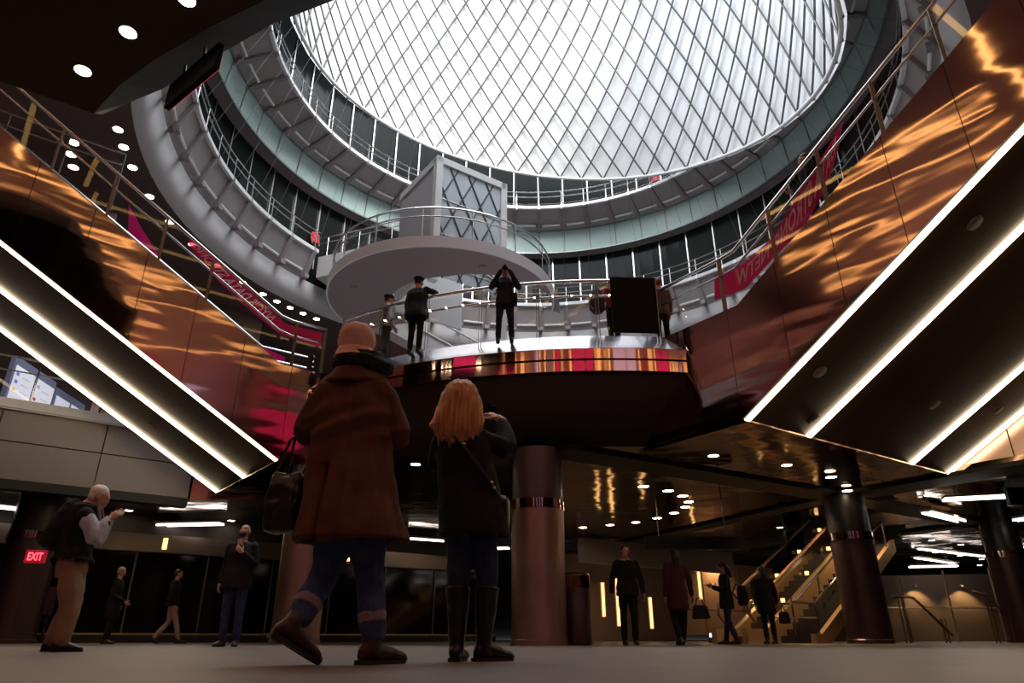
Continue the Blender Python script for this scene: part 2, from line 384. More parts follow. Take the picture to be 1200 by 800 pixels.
# ------------------------------------------------------------------ grand staircases
def balustrade(root, F, path, posts, h1=1.17, h2=.80, w=.08, far=False, glass=True, lows=True):
    """path: (s, z) of the kerb; posts at s; rails parallel above"""
    P = [F(s, w, z) for s, z in path]
    for nm, h, r in (('handrail', h1, .035), ('mid_rail', h2, .024)):
        m = MB(); m.tube([p+V((0, 0, h)) for p in P], r, 8); obj(nm, m, STEEL, root)
    def zat(s):
        pp = sorted(path)
        for (s0, z0), (s1, z1) in zip(pp, pp[1:]):
            if s0 <= s <= s1: return z0+(z1-z0)*(s-s0)/(s1-s0)
    for s in posts:
        z = zat(s); m = MB()
        for dw in (-.03, .03): m.bar(F(s, w+dw, z-.12), F(s, w+dw, z+h1-.03), .05, .016)
        m.box(F(s, w, z+h2), (.08, .08, .06)); obj('rail_post', m, DSTEEL, root)
    if glass:
        ss = sorted([p[0] for p in path]+list(posts)); ss = sorted(set(ss))
        for s0, s1 in zip(ss, ss[1:]):
            if s1-s0 < .25: continue
            a, b = s0+.04, s1-.04; m = MB(); vs = []
            for d in (-.006, .006):
                vs += [F(a, w+d, zat(a)+.06), F(b, w+d, zat(b)+.06), F(b, w+d, zat(b)+h1-.07), F(a, w+d, zat(a)+h1-.07)]
            m._a(vs, [(0, 1, 2, 3), (4, 5, 6, 7), (0, 1, 5, 4), (1, 2, 6, 5), (2, 3, 7, 6), (3, 0, 4, 7)]); obj('glass_panel', m, GLASS2, root)
def stair(name, label, F, W, lights, s_end, panel_mat, smin=-14.5):
    t = thing(name, F(0, 0, ZC), label, 'staircase')
    bot = lambda s: ZC-SL*min(0, s); top = lambda s: 5.92-SL*min(0, s+.25)
    # outer cladding, one panel per 1.14 m with open joints
    m = MB(); s = s_end; edges = [s_end]+[x for x in [1.14*k for k in range(2, -14, -1)] if smin < x < s_end-.2]
    for s1, s0 in zip(edges, edges[1:]):
        g = .006; N = 6; a, b = s0+g, s1-g
        xs = sorted(set([a+(b-a)*i/N for i in range(N+1)]+[x for x in (0, -.25) if a < x < b]))
        for x0, x1 in zip(xs, xs[1:]):
            m.quad(F(x0, 0, bot(x0)), F(x1, 0, bot(x1)), F(x1, 0, top(x1)), F(x0, 0, top(x0)))
    m.cur = 1
    xs = [s_end, 0, -.25, smin]
    for x1, x0 in zip(xs, xs[1:]):
        for w in (.012, .20): m.quad(F(x0, w, bot(x0)), F(x1, w, bot(x1)), F(x1, w, top(x1)), F(x0, w, top(x0)))
        m.quad(F(x0, .0, top(x0)), F(x1, .0, top(x1)), F(x1, .20, top(x1)), F(x0, .20, top(x0)))
        m.quad(F(x0, .0, bot(x0)), F(x1, .0, bot(x1)), F(x1, .20, bot(x1)), F(x0, .20, bot(x0)))
    obj('side_panel', m, [panel_mat, BEAMM], t)
    # sloping soffit slab
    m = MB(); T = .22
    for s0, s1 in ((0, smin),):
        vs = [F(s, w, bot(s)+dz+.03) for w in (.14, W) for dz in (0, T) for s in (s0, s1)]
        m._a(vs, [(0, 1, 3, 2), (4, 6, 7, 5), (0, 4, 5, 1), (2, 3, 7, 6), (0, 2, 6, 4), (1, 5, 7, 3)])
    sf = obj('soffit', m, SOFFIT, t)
    for w in lights:
        m = MB(); a, b = F(-.02, w, bot(0)+.01), F(smin, w, bot(smin)+.01); nrm = (F(0, 0, 0)-F(1, 0, 0)).cross(V((0, 0, 1)))
        m.bar(a, b, .13, .05, up=V((0, 0, 1))); obj('light_strip', m, STRIP, t)
    m = MB(); n = int((-.3-smin)/.3)
    for i in range(n):
        s0 = -.3-.3*i; z = 5.74+.1732*i
        for q in ([F(s0, .22, z), F(s0, W-.1, z), F(s0, W-.1, z+.173), F(s0, .22, z+.173)], [F(s0, .22, z+.173), F(s0, W-.1, z+.173), F(s0-.3, W-.1, z+.173), F(s0-.3, .22, z+.173)]): m.quad(*q)
    obj('step', m, GREYW, t).data.name = 'step_flight'
    return t, bot, top
SR, botf, topf = stair('grand_staircase', 'wide copper clad staircase on the right with four light strips beneath', RP, 7.85, (.12, 2.02, 5.97, 7.70), 2.5, COPPER)
balustrade(SR, RP, [(2.35, 5.92), (.02, 5.92), (-.28, 5.94), (-14.4, 5.92+SL*14.15)], [.08, -1.16, -2.3, -3.46, -4.6, -5.75])
for s_, w_ in ((-4.05, .95), (-1.2, .75), (-.35, 1.75), (-1.35, 4.6), (-1.7, 6.8)):
    c = RP(s_, w_, ZC-SL*s_+.02); m = MB(); m.tube([c, c+(dR*math.sin(rad(30))+V((0, 0, math.cos(rad(30)))))*-.02], .13, 20); obj('blind_disc', m, mat('blind_disc', (.12, .08, .065), .5), SR)
m = MB(); m._a([RP(0, 7.9, ZC), RP(-14, 7.9, ZC), RP(-14, 7.9, ZC+14*SL+.2), RP(0, 7.9, ZC+.05)], [(0, 1, 2, 3)])
m.cur = 1
for k in range(1, 10): m.box(RP(-1.4*k, 7.895, ZC+.7*k*SL), (.02, .02, 1.4*k*SL))
obj('inner_cladding', m, [COLM, BEAMM], SR)
SLF, _, _ = stair('grand_staircase', 'wide copper clad staircase on the left with three light strips beneath', LP, 4.75, (.12, 2.32, 4.58), 1.9, COPPER)
balustrade(SLF, LP, [(.75, 5.92), (-.1, 5.92), (-.4, 5.98), (-14.4, 5.92+SL*14.15)], [.0, .72, -2.1, -3.2, -4.35, -5.5])
c = LP(-2.1, 3.5, ZC+SL*2.1+.02); m = MB(); m.tube([c, c+(dL*.5+V((0, 0, .866)))*-.02], .12, 20); obj('blind_disc', m, mat('blind_disc', (.12, .08, .065), .5), SLF)
m = MB(); a, b = LP(-.37, 5.97, 0), LP(.95, 4.6, 0)
m._a([a+V((0, 0, ZC-.05)), b+V((0, 0, ZC-.05)), b+V((0, 0, ZC+.1)), a+V((0, 0, 4.85))], [(0, 1, 2, 3)]); m.box((a*.6+b*.4)+V((0, .012, ZC+.35)), (.012, .012, .7))
obj('inner_cladding', m, mat('pink_lit_copper', (.62, .20, .18), .45, .25), SLF)  # pink reflection and strip glow put into the base colour
# small second pair of inner rails on the left stair, seen through the glass
m = MB(); m.tube([LP(.9, 1.6, 6.9), LP(-.3, 1.6, 6.9), LP(-8, 1.6, 6.9+SL*7.7)], .022, 6); m.tube([LP(.9, 1.6, 6.6), LP(-.3, 1.6, 6.6), LP(-8, 1.6, 6.6+SL*7.7)], .022, 6)
obj('inner_handrail', m, STEEL, SLF)

# ------------------------------------------------------------------ round balcony
t = BALC = thing('round_balcony', V((DC.x, DC.y-RD, ZC)), 'round balcony with mirrored bronze fascia where the officers stand', 'balcony')
b0, b1 = rad(a_l-4), rad(a_r+5.5)
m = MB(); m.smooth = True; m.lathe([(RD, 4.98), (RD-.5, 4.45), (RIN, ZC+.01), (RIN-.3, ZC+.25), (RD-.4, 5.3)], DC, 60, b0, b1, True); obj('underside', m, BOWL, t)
for z0, z1 in ((4.97, 5.19), (5.235, 5.45)):
    m = MB(); m.band(RD+.05, z0, z1, DC, 120, b0, b1, .05); obj('fascia_band', m, BAND, t)
m = MB(); m.lathe([(RD, 4.97), (RD, 5.46), (RD-.2, 5.46), (RD-.2, 4.97)], DC, 60, b0, b1, True); obj('fascia_core', m, BEAMM, t)
m = MB(); m.smooth = True; m.lathe([(RD+.05, 5.46), (RD-.45, 5.94)], DC, 90, b0, b1); obj('kerb', m, mat('pale_sloping_kerb', (.66, .63, .66), .16, .85), t)
m = MB(); m.prism([cyl(DC, RD-.44, math.degrees(b0)+(math.degrees(b1)-math.degrees(b0))*i/40, 0) for i in range(41)]+[DC], ZD-.2, ZD); obj('deck', m, GREYW, t)
bl, br = a_l+2.5, a_r+1.2
for nm, z, r in (('handrail', 7.1, .04), ('mid_rail', 6.74, .026)):
    m = MB(); m.tube([cyl(DC, RD-.18, bl+(br-bl)*i/40, z) for i in range(41)], r, 8); obj(nm, m, STEEL, t)
npst = 6
for i in range(npst+1):
    a = bl+(br-bl)*i/npst; m = MB()
    for da in (-.17, .17): m.bar(cyl(DC, RD-.18, a+da, 5.6), cyl(DC, RD-.18, a+da, 7.07), .012, .05)
    m.box(cyl(DC, RD-.18, a, 6.74), (.07, .07, .06)); obj('rail_post', m, DSTEEL, t)
    if i < npst:
        m = MB(); d = (br-bl)/npst; m.lathe([(RD-.17, 5.85), (RD-.17, 7.02), (RD-.182, 7.02), (RD-.182, 5.85)], DC, 6, rad(a+.3), rad(a+d-.3), True); obj('glass_panel', m, GLASS2, t)
# little lamps set in the mid rail
for i in range(19):
    a = bl+(br-bl)*(i+.5)/19; m = MB(); m.ell(cyl(DC, RD-.135, a, 6.74), (.015, .015, .018), n=8); obj('rail_lamp', m, DLIGHT, t)
# black panel hung on the balcony rail
pa = [cyl(DC, RD-.05, math.degrees(math.atan2(12.62-DC.y, x-DC.x)), 0) for x in (2.06, 3.03)]
t = thing('hung_panel', pa[0]+V((0, 0, 5.82)), 'black rectangular panel hung on the balcony rail', 'panel')
m = MB(); d = (pa[1]-pa[0]); m.bevbox((pa[0]+pa[1])/2+V((0, -.02, 6.47)), (d.length, .05, 1.28), .008, rz=math.atan2(d.y, d.x)); obj('board', m, BLACK, t)
m = MB()
for k in (.08, .92): m.box(pa[0].lerp(pa[1], k)+V((0, .02, 7.08)), (.03, .12, .10), rz=math.atan2(d.y, d.x))
obj('hook', m, DSTEEL, t)

# ------------------------------------------------------------------ curved landing round the lift, lift shaft, bridge
PC = V((-2.55, 22.2, 0)); PI_ = V((-2.05, 22.5, 0)); ZP = 11.2
t = LAND = thing('curved_landing', PC+V((0, -4.0, ZP)), 'grey crescent shaped landing curving around the lift shaft', 'landing')
n = 72; lo, hi = [], []
al, ar_ = 148, 366
m = MB(); ro = [cyl(PC, 4.05, al+(ar_-al)*i/(n-1), 0) for i in range(n)]; ri = [cyl(PI_, 2.42+max(0, i/(n-1)-.55)*3.2, al+(ar_-al)*i/(n-1), 0) for i in range(n)]
vs = [p+V((0, 0, ZP)) for p in ro]+[p+V((0, 0, ZP+.02)) for p in ri]+[p+V((0, 0, ZP+.36)) for p in ro]+[p+V((0, 0, ZP+.36)) for p in ri]
fs = []
for i in range(n-1):
    j = i+1; fs += [(i, j, n+j, n+i), (2*n+i, 3*n+i, 3*n+j, 2*n+j), (n+i, n+j, 3*n+j, 3*n+i)]
fs += [(0, n, 3*n, 2*n), (n-1, 2*n-1, 4*n-1, 3*n-1)]
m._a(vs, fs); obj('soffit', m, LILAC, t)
m = MB(); m.band(4.08, ZP-.005, ZP+.38, PC, 90, rad(al), rad(ar_), .06); obj('edge_band', m, mat('pale_lilac_edge', (.62, .58, .60), .45), t)
for nm, z, r in (('handrail', ZP+1.5, .035), ('mid_rail', ZP+1.18, .025)):
    m = MB(); m.tube([cyl(PC, 3.95, 150+232*i/60, z) for i in range(61)], r, 6); obj(nm, m, STEEL, t)
for i in range(10):
    a0, a1 = 150+23.2*i, 150+23.2*(i+1)
    m = MB(); m.lathe([(3.97, ZP+.3), (3.97, ZP+1.42), (3.955, ZP+1.42), (3.955, ZP+.3)], PC, 6, rad(a0+.4), rad(a1-.4), True); obj('glass_panel', m, GLASS2, t)
    m = MB(); m.tube([cyl(PC, 3.95, a0, ZP+.3), cyl(PC, 3.95, a0, ZP+1.5)], .022, 6); obj('rail_post', m, STEEL, t)
for a in (205, 300): 
    m = MB(); m.lathe([(0, -.03), (.13, -.02), (.15, .03)], cyl(PC, 3.2, a, ZP), 16); obj('downlight_ring', m, LILAC, t)
# lift shaft
EC = V((-2.35, 22.35, 0)); u1, u2 = V((.8171, .5764, 0)), V((-.5764, .8171, 0)); hs = 1.42
def ep(a, b, z): return EC+u1*(a*hs)+u2*(b*hs)+V((0, 0, z))
t = LIFT = thing('lift_shaft', ep(0, 0, ZD), 'square lift shaft with a white frame and diamond patterned glass front', 'lift')
ZT = 16.35
m = MB(); M2 = Matrix.Rotation(math.atan2(u1.y, u1.x), 3, 'Z')
m.box(ep(-1.0, 0, (ZP+ZT)/2+.2), (.16, 2*hs, ZT-ZP-.4), M=M2); obj('side_wall', m, mat('grey_lift_wall', (.47, .46, .455), .5), t)
m = MB()
m.box(ep(-1, -1, (ZP+ZT)/2), (.26, .26, ZT-ZP), M=M2); m.box(ep(1, -1, (ZD+ZT)/2), (.26, .26, ZT-ZD), M=M2)
m.box(ep(0, -1, ZT-.14), (2*hs+.2, .26, .28), M=M2); m.box(ep(0, 1, ZT-.14), (2*hs+.2, .26, .28), M=M2)
for a in (-1, 1): m.box(ep(a, 0, ZT-.14), (.26, 2*hs, .28), M=M2)
m.box(ep(0, 1, (ZP+ZT)/2), (2*hs, .1, ZT-ZP), M=M2)
obj('frame', m, WHITE, t)
m = MB(); m.box(ep(0, -1.02, (ZP+ZT)/2), (2*hs-.26, .03, ZT-ZP-.5), M=M2); obj('front_glass', m, mat('lift_glass', (.50, .56, .60), .08, 0, spec=.8), t)
m = MB(); nn = 6; wd = 2*hs-.3; z0, z1 = ZP+.2, ZT-.3
def fp(x, z): return ep(x/hs, -1.045, z)
def clipseg(x0, za, x1, zb):
    p, q = 0, 1
    for (c0, c1, lo_, hi_) in ((x0, x1, -wd/2, wd/2), (za, zb, z0, z1)):
        dd = c1-c0
        ts = sorted(((lo_-c0)/dd, (hi_-c0)/dd)); p, q = max(p, ts[0]), min(q, ts[1])
    return None if p >= q else (x0+(x1-x0)*p, za+(zb-za)*p, x0+(x1-x0)*q, za+(zb-za)*q)
for k in range(-9, 10):
    for sg in (1, -1):
        c = clipseg(k*.78-6*sg*.42, z0-1, k*.78+6*sg*.42, z0+9.6)
        if c: m.bar(fp(c[0], c[1]), fp(c[2], c[3]), .05, .03, up=u2)
obj('diamond_lattice', m, mat('dark_lattice', (.03, .035, .04), .4), t)
m = MB()
for z in (13.15, 14.6, 11.9): m.box(fp(0, z), (wd, .03, .04), M=M2)
m.bar(fp(-wd/2, 12.75), fp(wd/2, 11.9), .05, .06, up=u2); obj('transom', m, STEEL, t)
# bridge from the lower walkway to the lift
b_a, b_b = ap(13.3, 141.5, 0), V((-2.4, 27.6, 0)); dd = (b_b-b_a).normalized()
t = thing('link_bridge', b_a+V((0, 0, 16.3)), 'grey straight bridge joining the ring walkway behind the lift', 'bridge')
m = MB(); m.bar(b_a+V((0, 0, 16.85)), b_b+V((0, 0, 16.85)), 2.0, 1.15); obj('slab', m, GREYW, t)
nrm = V((-dd.y, dd.x, 0)); e0 = b_a-nrm*.98; e1 = b_b-nrm*.98
m = MB(); m.tube([e0+V((0, 0, 18.5)), e1+V((0, 0, 18.5))], .035, 6); m.tube([e0+V((0, 0, 18.2)), e1+V((0, 0, 18.2))], .025, 6); obj('handrail', m, STEEL, t)
for i in range(8):
    p = e0.lerp(e1, (i+.5)/8); m = MB(); m.tube([p+V((0, 0, 17.4)), p+V((0, 0, 18.5))], .025, 6); obj('rail_post', m, STEEL, t)
m = MB(); m.bar((e0+e1)/2*2-e1+V((0, 0, 17.95)), e1+V((0, 0, 17.95)), .012, .9); obj('glass_panel', m, GLASS2, t)
# escalator seen through the landing's opening, behind the lift
t = thing('upper_escalator', V((-1.2, 27.5, ZD)), 'pale sided escalator rising behind the lift shaft', 'escalator')
m = MB(); p, q = V((-7.0, 27.2, 13.6)), V((2.5, 29.5, 8.9)); m.bar(p, q, .9, .75); obj('truss', m, GREYW, t)
m = MB(); m.tube([p+V((0, -.5, 1.35)), q+V((0, -.5, 1.35))], .05, 6); m.tube([p+V((0, -.5, .5)), q+V((0, -.5, .5))], .04, 6); obj('handrail', m, WHITE, t)
m = MB(); m.bar(p+V((0, -.5, .9)), q+V((0, -.5, .9)), .02, .8); obj('glass_panel', m, GLASS2, t)
t = thing('lit_kiosk', V((-1.6, 26.6, ZD)), 'warm lit tan wall panel behind the officers', 'kiosk')
m = MB(); m.box((-1.6, 27.2, 7.9), (2.2, .3, 4.34)); obj('wall_panel', m, mat('warm_tan', (.55, .38, .2), .5), t)
m = MB(); m.box((-1.6, 26.95, 9.9), (1.6, .12, .12)); m.box((-2.4, 26.95, 8.4), (.8, .1, .12)); obj('light_bar', m, GOLD, t)

# ------------------------------------------------------------------ overhead landing at top left
Z1, Z2 = 8.09, 9.03
inn = [(-9.4, 9.6), (-8.15, 10.43), (-7.27, 9.7), (-6.34, 9.1), (-5.07, 8.39), (-3.97, 7.86), (-3.1, 7.1), (-5.8, 5.7), (-9.1, 4.8), (-14, 4.8), (-14, 8.0)]
out = [(-10.5, 10.75), (-8.95, 11.7), (-8.1, 11.3), (-7.3, 10.95), (-5.66, 9.98), (-4.44, 9.29), (-3.1, 8.75), (-5.6, 5.1), (-9.1, 4.2), (-15, 4.2), (-15, 8.5)]
inn = [(x*.85, y*.85) for x, y in inn]; out = [(x*.85, y*.85) for x, y in out]
t = thing('overhead_landing', V((-5.9, 8.3, Z1)), 'dark landing overhead with three round downlights in its soffit', 'landing')
m = MB(); m.prism(inn, Z1, Z1+.1); obj('soffit', m, SOFFIT, t)
m = MB(); k = len(inn)
for i in range(k):
    j = (i+1) % k; m.quad(V((*inn[i], Z1)), V((*inn[j], Z1)), V((*out[j], Z2)), V((*out[i], Z2)))
obj('sloping_fascia', m, mat('dark_satin_bronze', (.012, .010, .010), .5, 0, bump=(.6, .6, .05), spec=.12), t)
m = MB(); m.prism(out, Z2, Z2+.35); obj('deck', m, SOFFIT, t)
# hung dark screen under its edge
t = thing('hanging_screen', at_y(232, 85, 8.1), 'thin black screen hanging under the overhead landing edge', 'screen')
a, b = at_y(203, 97, 8.29), at_y(262, 43, 7.44); m = MB(); d = b-a; d.z = 0
a.z = b.z = 7.88
m.bar(a, b, .085, .46); obj('screen_box', m, BLACK, t)
nn_ = V((-(b-a).y, (b-a).x, 0)).normalized(); nn_ = nn_ if nn_.y > 0 else -nn_
m = MB(); m.bar(a.lerp(b, .02)+nn_*.05, a.lerp(b, .98)+nn_*.05, .012, .42); obj('added_glow_face', m, mat('magenta_added_glow', (.6, .02, .2), .5, emit=(.95, .04, .20), es=.7), t)  # unseen glow added for a pink patch in the fascia's reflection
for k in (.3, .7):
    m = MB(); m.tube([a.lerp(b, k), a.lerp(b, k)+V((-.05, 0, .42))], .022, 6); obj('hanger', m, DSTEEL, t)
# upper landing balustrade beyond the left stair
t = thing('landing_balustrade', LP(-4.2, 4.9, 11.0), 'glass balustrade of an upper landing beyond the left staircase', 'balustrade')
for nm, z, r in (('handrail', 12.9, .03), ('mid_rail', 12.5, .022)):
    m = MB(); m.tube([LP(-12, 4.9, z+.25), LP(-4.1, 4.9, z+.25), LP(-4.1, 7.0, z+.25)], r, 6); obj(nm, m, STEEL, t)
for s in (-4.1, -5.5, -6.9):
    m = MB(); m.tube([LP(s, 4.9, 11.2), LP(s, 4.9, 13.15)], .03, 6); obj('rail_post', m, DSTEEL, t)
m = MB(); m.bar(LP(-12, 4.95, 12.1), LP(-4.15, 4.95, 12.1), .012, 1.7); obj('glass_panel', m, GLASS2, t)
m = MB(); m.bar(LP(-12, 5.6, 10.6), LP(-3.9, 5.6, 10.6), 1.4, 1.1); obj('slab', m, COPPER, t)
NTH = 'first second third fourth fifth sixth seventh eighth ninth tenth eleventh twelfth thirteenth fourteenth fifteenth sixteenth seventeenth eighteenth nineteenth twentieth twenty-first twenty-second twenty-third twenty-fourth twenty-fifth twenty-sixth twenty-seventh twenty-eighth twenty-ninth thirtieth'.split()
# ================================================================== banners
def text_mesh(txt, size=1.0):
    cu = bpy.data.curves.new('lettering', 'FONT'); cu.body = txt; cu.size = size; cu.resolution_u = 2; cu.offset = .022*size
    o = bpy.data.objects.new('lettering', cu); COL.objects.link(o)
    me = bpy.data.meshes.new_from_object(o.evaluated_get(bpy.context.evaluated_depsgraph_get()))
    bpy.data.objects.remove(o); return me
def banner(name, label, F, w, rows, cloth, txt=None, u0=.02, u1=.98, v0=.22, v1=.78, th=.02, tw=0):
    """rows: [(bottom(s,z), top(s,z)), ...] going in reading direction; the lettering reads along it"""
    t = thing(name, F(rows[0][0][0], w, rows[0][0][1]), label, 'banner', 'banners of the data network')
    N = 40; L = [0]
    for (b0, t0), (b1, t1) in zip(rows, rows[1:]): L.append(L[-1]+math.hypot((b1[0]+t1[0]-b0[0]-t0[0])/2, (b1[1]+t1[1]-b0[1]-t0[1])/2))
    def P(u, v, off=0):
        d = u*L[-1]; i = 0
        while i < len(L)-2 and d > L[i+1]: i += 1
        k = (d-L[i])/(L[i+1]-L[i]); (b0, t0), (b1, t1) = rows[i], rows[i+1]
        b = (b0[0]+(b1[0]-b0[0])*k, b0[1]+(b1[1]-b0[1])*k); tt = (t0[0]+(t1[0]-t0[0])*k, t0[1]+(t1[1]-t0[1])*k)
        return F(b[0]+(tt[0]-b[0])*v, w+off+.012*math.sin(9*u+2*v), b[1]+(tt[1]-b[1])*v)
    m = MB()
    for off in (0, th): m._a([P(i/N, v, off) for i in range(N+1) for v in (0, .5, 1)], [(i*3+j, i*3+j+1, (i+1)*3+j+1, (i+1)*3+j) for i in range(N) for j in (0, 1)])
    obj('cloth', m, cloth, t)
    if txt:
        me = text_mesh(txt); xs = [v.co.x for v in me.vertices]; ys = [v.co.y for v in me.vertices]; x0, x1, y0, y1 = min(xs), max(xs), min(ys), max(ys)
        bm = bmesh.new(); bm.from_mesh(me); bmesh.ops.subdivide_edges(bm, edges=[e for e in bm.edges if e.calc_length() > .12], cuts=3); bm.verts.ensure_lookup_table()
        off = wpos(t)
        for v in bm.verts:
            u = u0+(u1-u0)*(v.co.x-x0)/(x1-x0); q = v0+(v1-v0)*(v.co.y-y0)/(y1-y0); v.co = P(u, q, -.012)-off
        me2 = bpy.data.meshes.new('lettering'); bm.to_mesh(me2); bm.free(); me2.materials.append(LETTER)
        o = bpy.data.objects.new('lettering', me2); COL.objects.link(o); o.parent = t
    return t
banner('banner', 'crimson banner lettered in lilac tied along the right staircase railing', RP, .16,
       [((-2.62, 8.05), (-2.83, 8.58)), ((-2.3, 7.5), (-2.45, 8.2)), ((-1.75, 6.93), (-1.9, 7.72)), ((-1.08, 6.62), (-1.15, 7.07)), ((-.35, 6.28), (-.44, 6.8)), ((.36, 6.33), (.28, 6.84))],
       CRIM, 'DATA STRONG NETW', .05, .86, .2, .85)
banner('banner', 'crimson banner lettered in lilac hung between rails of the left staircase', LP, .2,
       [((.70, 6.66), (.70, 7.05)), ((-.33, 6.74), (-.22, 7.02)), ((-1.35, 7.28), (-1.06, 7.55)), ((-2.09, 7.80), (-1.7, 7.95)), ((-2.69, 8.38), (-2.6, 8.46))],
       CRIM, "NYC'S DATA STRONG", .34, .97, .18, .88)
banner('banner', 'bright magenta banner beyond the far rail of the left staircase', LP, 4.62,
       [((1.28, 7.68), (1.3, 7.98)), ((.5, 7.75), (.45, 8.15)), ((-2.2, 9.0), (-2.35, 9.75)), ((-3.1, 9.9), (-3.23, 10.75)), ((-3.52, 10.4), (-3.72, 11.4))],
       PINK, None)

# ================================================================== concourse: columns, bins, lights
def column(x, y, r, label, ztop=ZC, zband=2.58, low=COLM):
    t = thing('column', V((x, y, 0)), label, 'column'); t['kind'] = 'structure'
    m = MB(); m.smooth = True; m.lathe([(r, 0), (r, zband-.1)], V((x, y, 0)), 48); m.smooth = False
    m.box((x+r*.62, y-r*.79, zband/2), (.012, .012, zband-.1)); m.lathe([(r+.02, 0), (r+.02, .08), (r, .1)], V((x, y, 0)), 48); obj('shaft_cladding', m, low, t)
    m = MB(); m.band(r+.025, zband-.1, zband+.09, V((x, y, 0))); obj('collar_band', m, BAND, t)
    m = MB(); m.smooth = True; m.lathe([(r-.01, zband+.09), (r-.01, ztop)], V((x, y, 0)), 48); obj('upper_shaft', m, MAUVE if low is COLM else mat('black_upper_shaft', (.02, .015, .014), .35), t)
column(.52, 14.1, .53, 'round bronze column standing in the middle under the balcony')
column(9.0, 18.7, .53, 'round column in front of the escalators', low=mat('dark_column_sheet', (.10, .06, .06), .35, .8))
column(15.9, 22.9, .53, 'round column at the right edge of the concourse', low=MATS['dark_column_sheet'])
column(-4.55, 15.6, .5, 'round column hidden behind the striding person in the brown coat')
column(-12.6, 18.6, .6, 'round column at the left edge behind the white haired man', low=MATS['dark_column_sheet'])
def bin_(x, y, r, h, label):
    t = thing('litter_bin', V((x, y, 0)), label, 'bin'); c = V((x, y, 0))
    m = MB(); m.smooth = True; m.lathe([(0, .02), (r-.03, .02), (r-.03, 0), (r, .03), (r, h-.28)], c, 32); obj('body', m, mat('brushed_bin', (.22, .17, .16), .3, .9), t)
    m = MB(); m.band(r+.015, h-.28, h-.06, c, 32); obj('mirror_band', m, BAND, t)
    m = MB(); m.smooth = True; m.lathe([(r, h-.06), (r-.02, h-.01), (r-.12, h), (r-.14, h-.06), (0, h-.06)], c, 32); obj('lid', m, DSTEEL, t)
bin_(1.28, 14.4, .27, 1.32, 'cylindrical metal litter bin right of the middle column')
bin_(-5.0, 18.0, .28, 1.08, "cylindrical metal litter bin behind the striding person's legs")

def downlight(p, r, label, group, lens=DLIGHT):
    t = thing('downlight', p, label, 'downlight', group)
    m = MB(); m.lathe([(r, .0), (r*1.22, -.004), (r*1.28, .02), (r, .02)], p, 20, close_prof=True); obj('trim_ring', m, SOFFIT, t)
    m = MB(); m.lathe([(0, -.002), (r*.98, -.002), (r*.98, .012), (0, .012)], p, 20); obj('lens', m, lens, t)
for u, v, lb in ((150, 38, 'middle'), (97, 83, 'lowest'), (219, 0, 'topmost')):
    downlight(at_z(u, v, Z1), .115, f'{lb} of the three large downlights in the overhead landing', 'downlights of the overhead landing')
G = 'downlights circling the drum'
for k_, a in enumerate((-161.1, -164.6, -168.9, -175.6, 177.8, 171.2, 164.4, 157.9, 152.8, 149.4, 146.2, 143.1, 139.9)):
    downlight(ap(14.55, a, 15.0), .15, f'small round downlight circling the drum, {NTH[k_]} counted down from the overhead landing', G)
for (u, v), lb in (((86, 167), 'top'), ((83, 181), 'middle'), ((86, 196), 'bottom')): downlight(at_z(u, v, 15.0), .16, f'{lb} of three round downlights seen through the left stair glass', 'downlights behind the left stair')
G = 'ring of downlights in the concourse ceiling'
for k_, (u, v) in enumerate([(617, 620), (650, 619.5), (683, 618), (715, 615), (745, 612), (770, 607), (790, 601), (803, 594), (807, 588), (800, 581), (783, 575), (754, 570)]):
    downlight(at_z(u, v, ZC), .14, f'small round downlight, {NTH[k_]} along the curved row starting at the middle column', G)
G = 'downlights of the concourse ceiling'
for k_, (u, v) in enumerate(sorted([(836, 534), (922, 545), (1186, 552), (1088, 580), (1060, 594), (1169, 615), (914, 618), (1016, 621), (1056, 627), (1092, 633), (1126, 638),
             (749, 641), (768, 655), (825, 659), (702, 661), (487, 544), (271, 610), (318, 619), (182, 628), (151, 598), (466, 643), (516, 643), (499, 636), (536, 637), (1096, 647), (1125, 651), (1150, 655), (1148, 662), (980, 633)])):
    downlight(at_z(u, v, ZC), .11, f'small round downlight in the glossy concourse ceiling, {NTH[k_]} of these counted from the left', G)
for a, b, lb in (((974, 559), (993, 575), ''),):
    for k, (u, v) in enumerate((a, b)): downlight(at_z(u, v, ZC-.08), .12, ('nearer' if k == 0 else 'farther')+' small downlight beside the dark column head', 'downlights beside the dark column')

def tube_fixture(p, q, label, n=2, group='twin tube lights of the concourse', z=None):
    p, q = V(p), V(q); t = thing('tube_fixture', (p+q)/2, label, 'light', group); d = (q-p).normalized(); s = V((d.y, -d.x, 0))
    m = MB(); m.bar(p+V((0, 0, .10)), q+V((0, 0, .10)), .34, .06); obj('housing', m, mat('white_housing', (.6, .55, .53), .4), t)
    for k in range(n):
        o = s*(.11*(2*k-1) if n > 1 else 0); m = MB(); m.tube([p+o+V((0, 0, .03)), q+o+V((0, 0, .03))], .028, 8); obj('tube', m, TUBE, t)
    m = MB()
    for k in (.2, .8): m.tube([p.lerp(q, k)+V((0, 0, .12)), p.lerp(q, k)+V((0, 0, .5))], .012, 5)
    obj('hanger', m, DSTEEL, t)
ZF = 3.42
def fx(u0, v0, u1, v1, label, n=2, z=ZF): tube_fixture(at_z(u0, v0, z), at_z(u1, v1, z), label, n)
fx(170, 617, 260, 615, 'white twin tube light above the dark doors, behind the bent man')
fx(253, 633, 338, 637, 'white twin tube light just above the bearded man')
fx(-30, 592, 40, 600, 'white twin tube light at the left edge over the exit sign')
fx(1106, 587, 1184, 583, 'white twin tube light under the right ceiling beam', 2)
fx(1086, 602, 1127, 612, 'short white tube light below the right ceiling beam')
fx(1190, 611, 1240, 604, 'white tube light cut by the right picture edge')
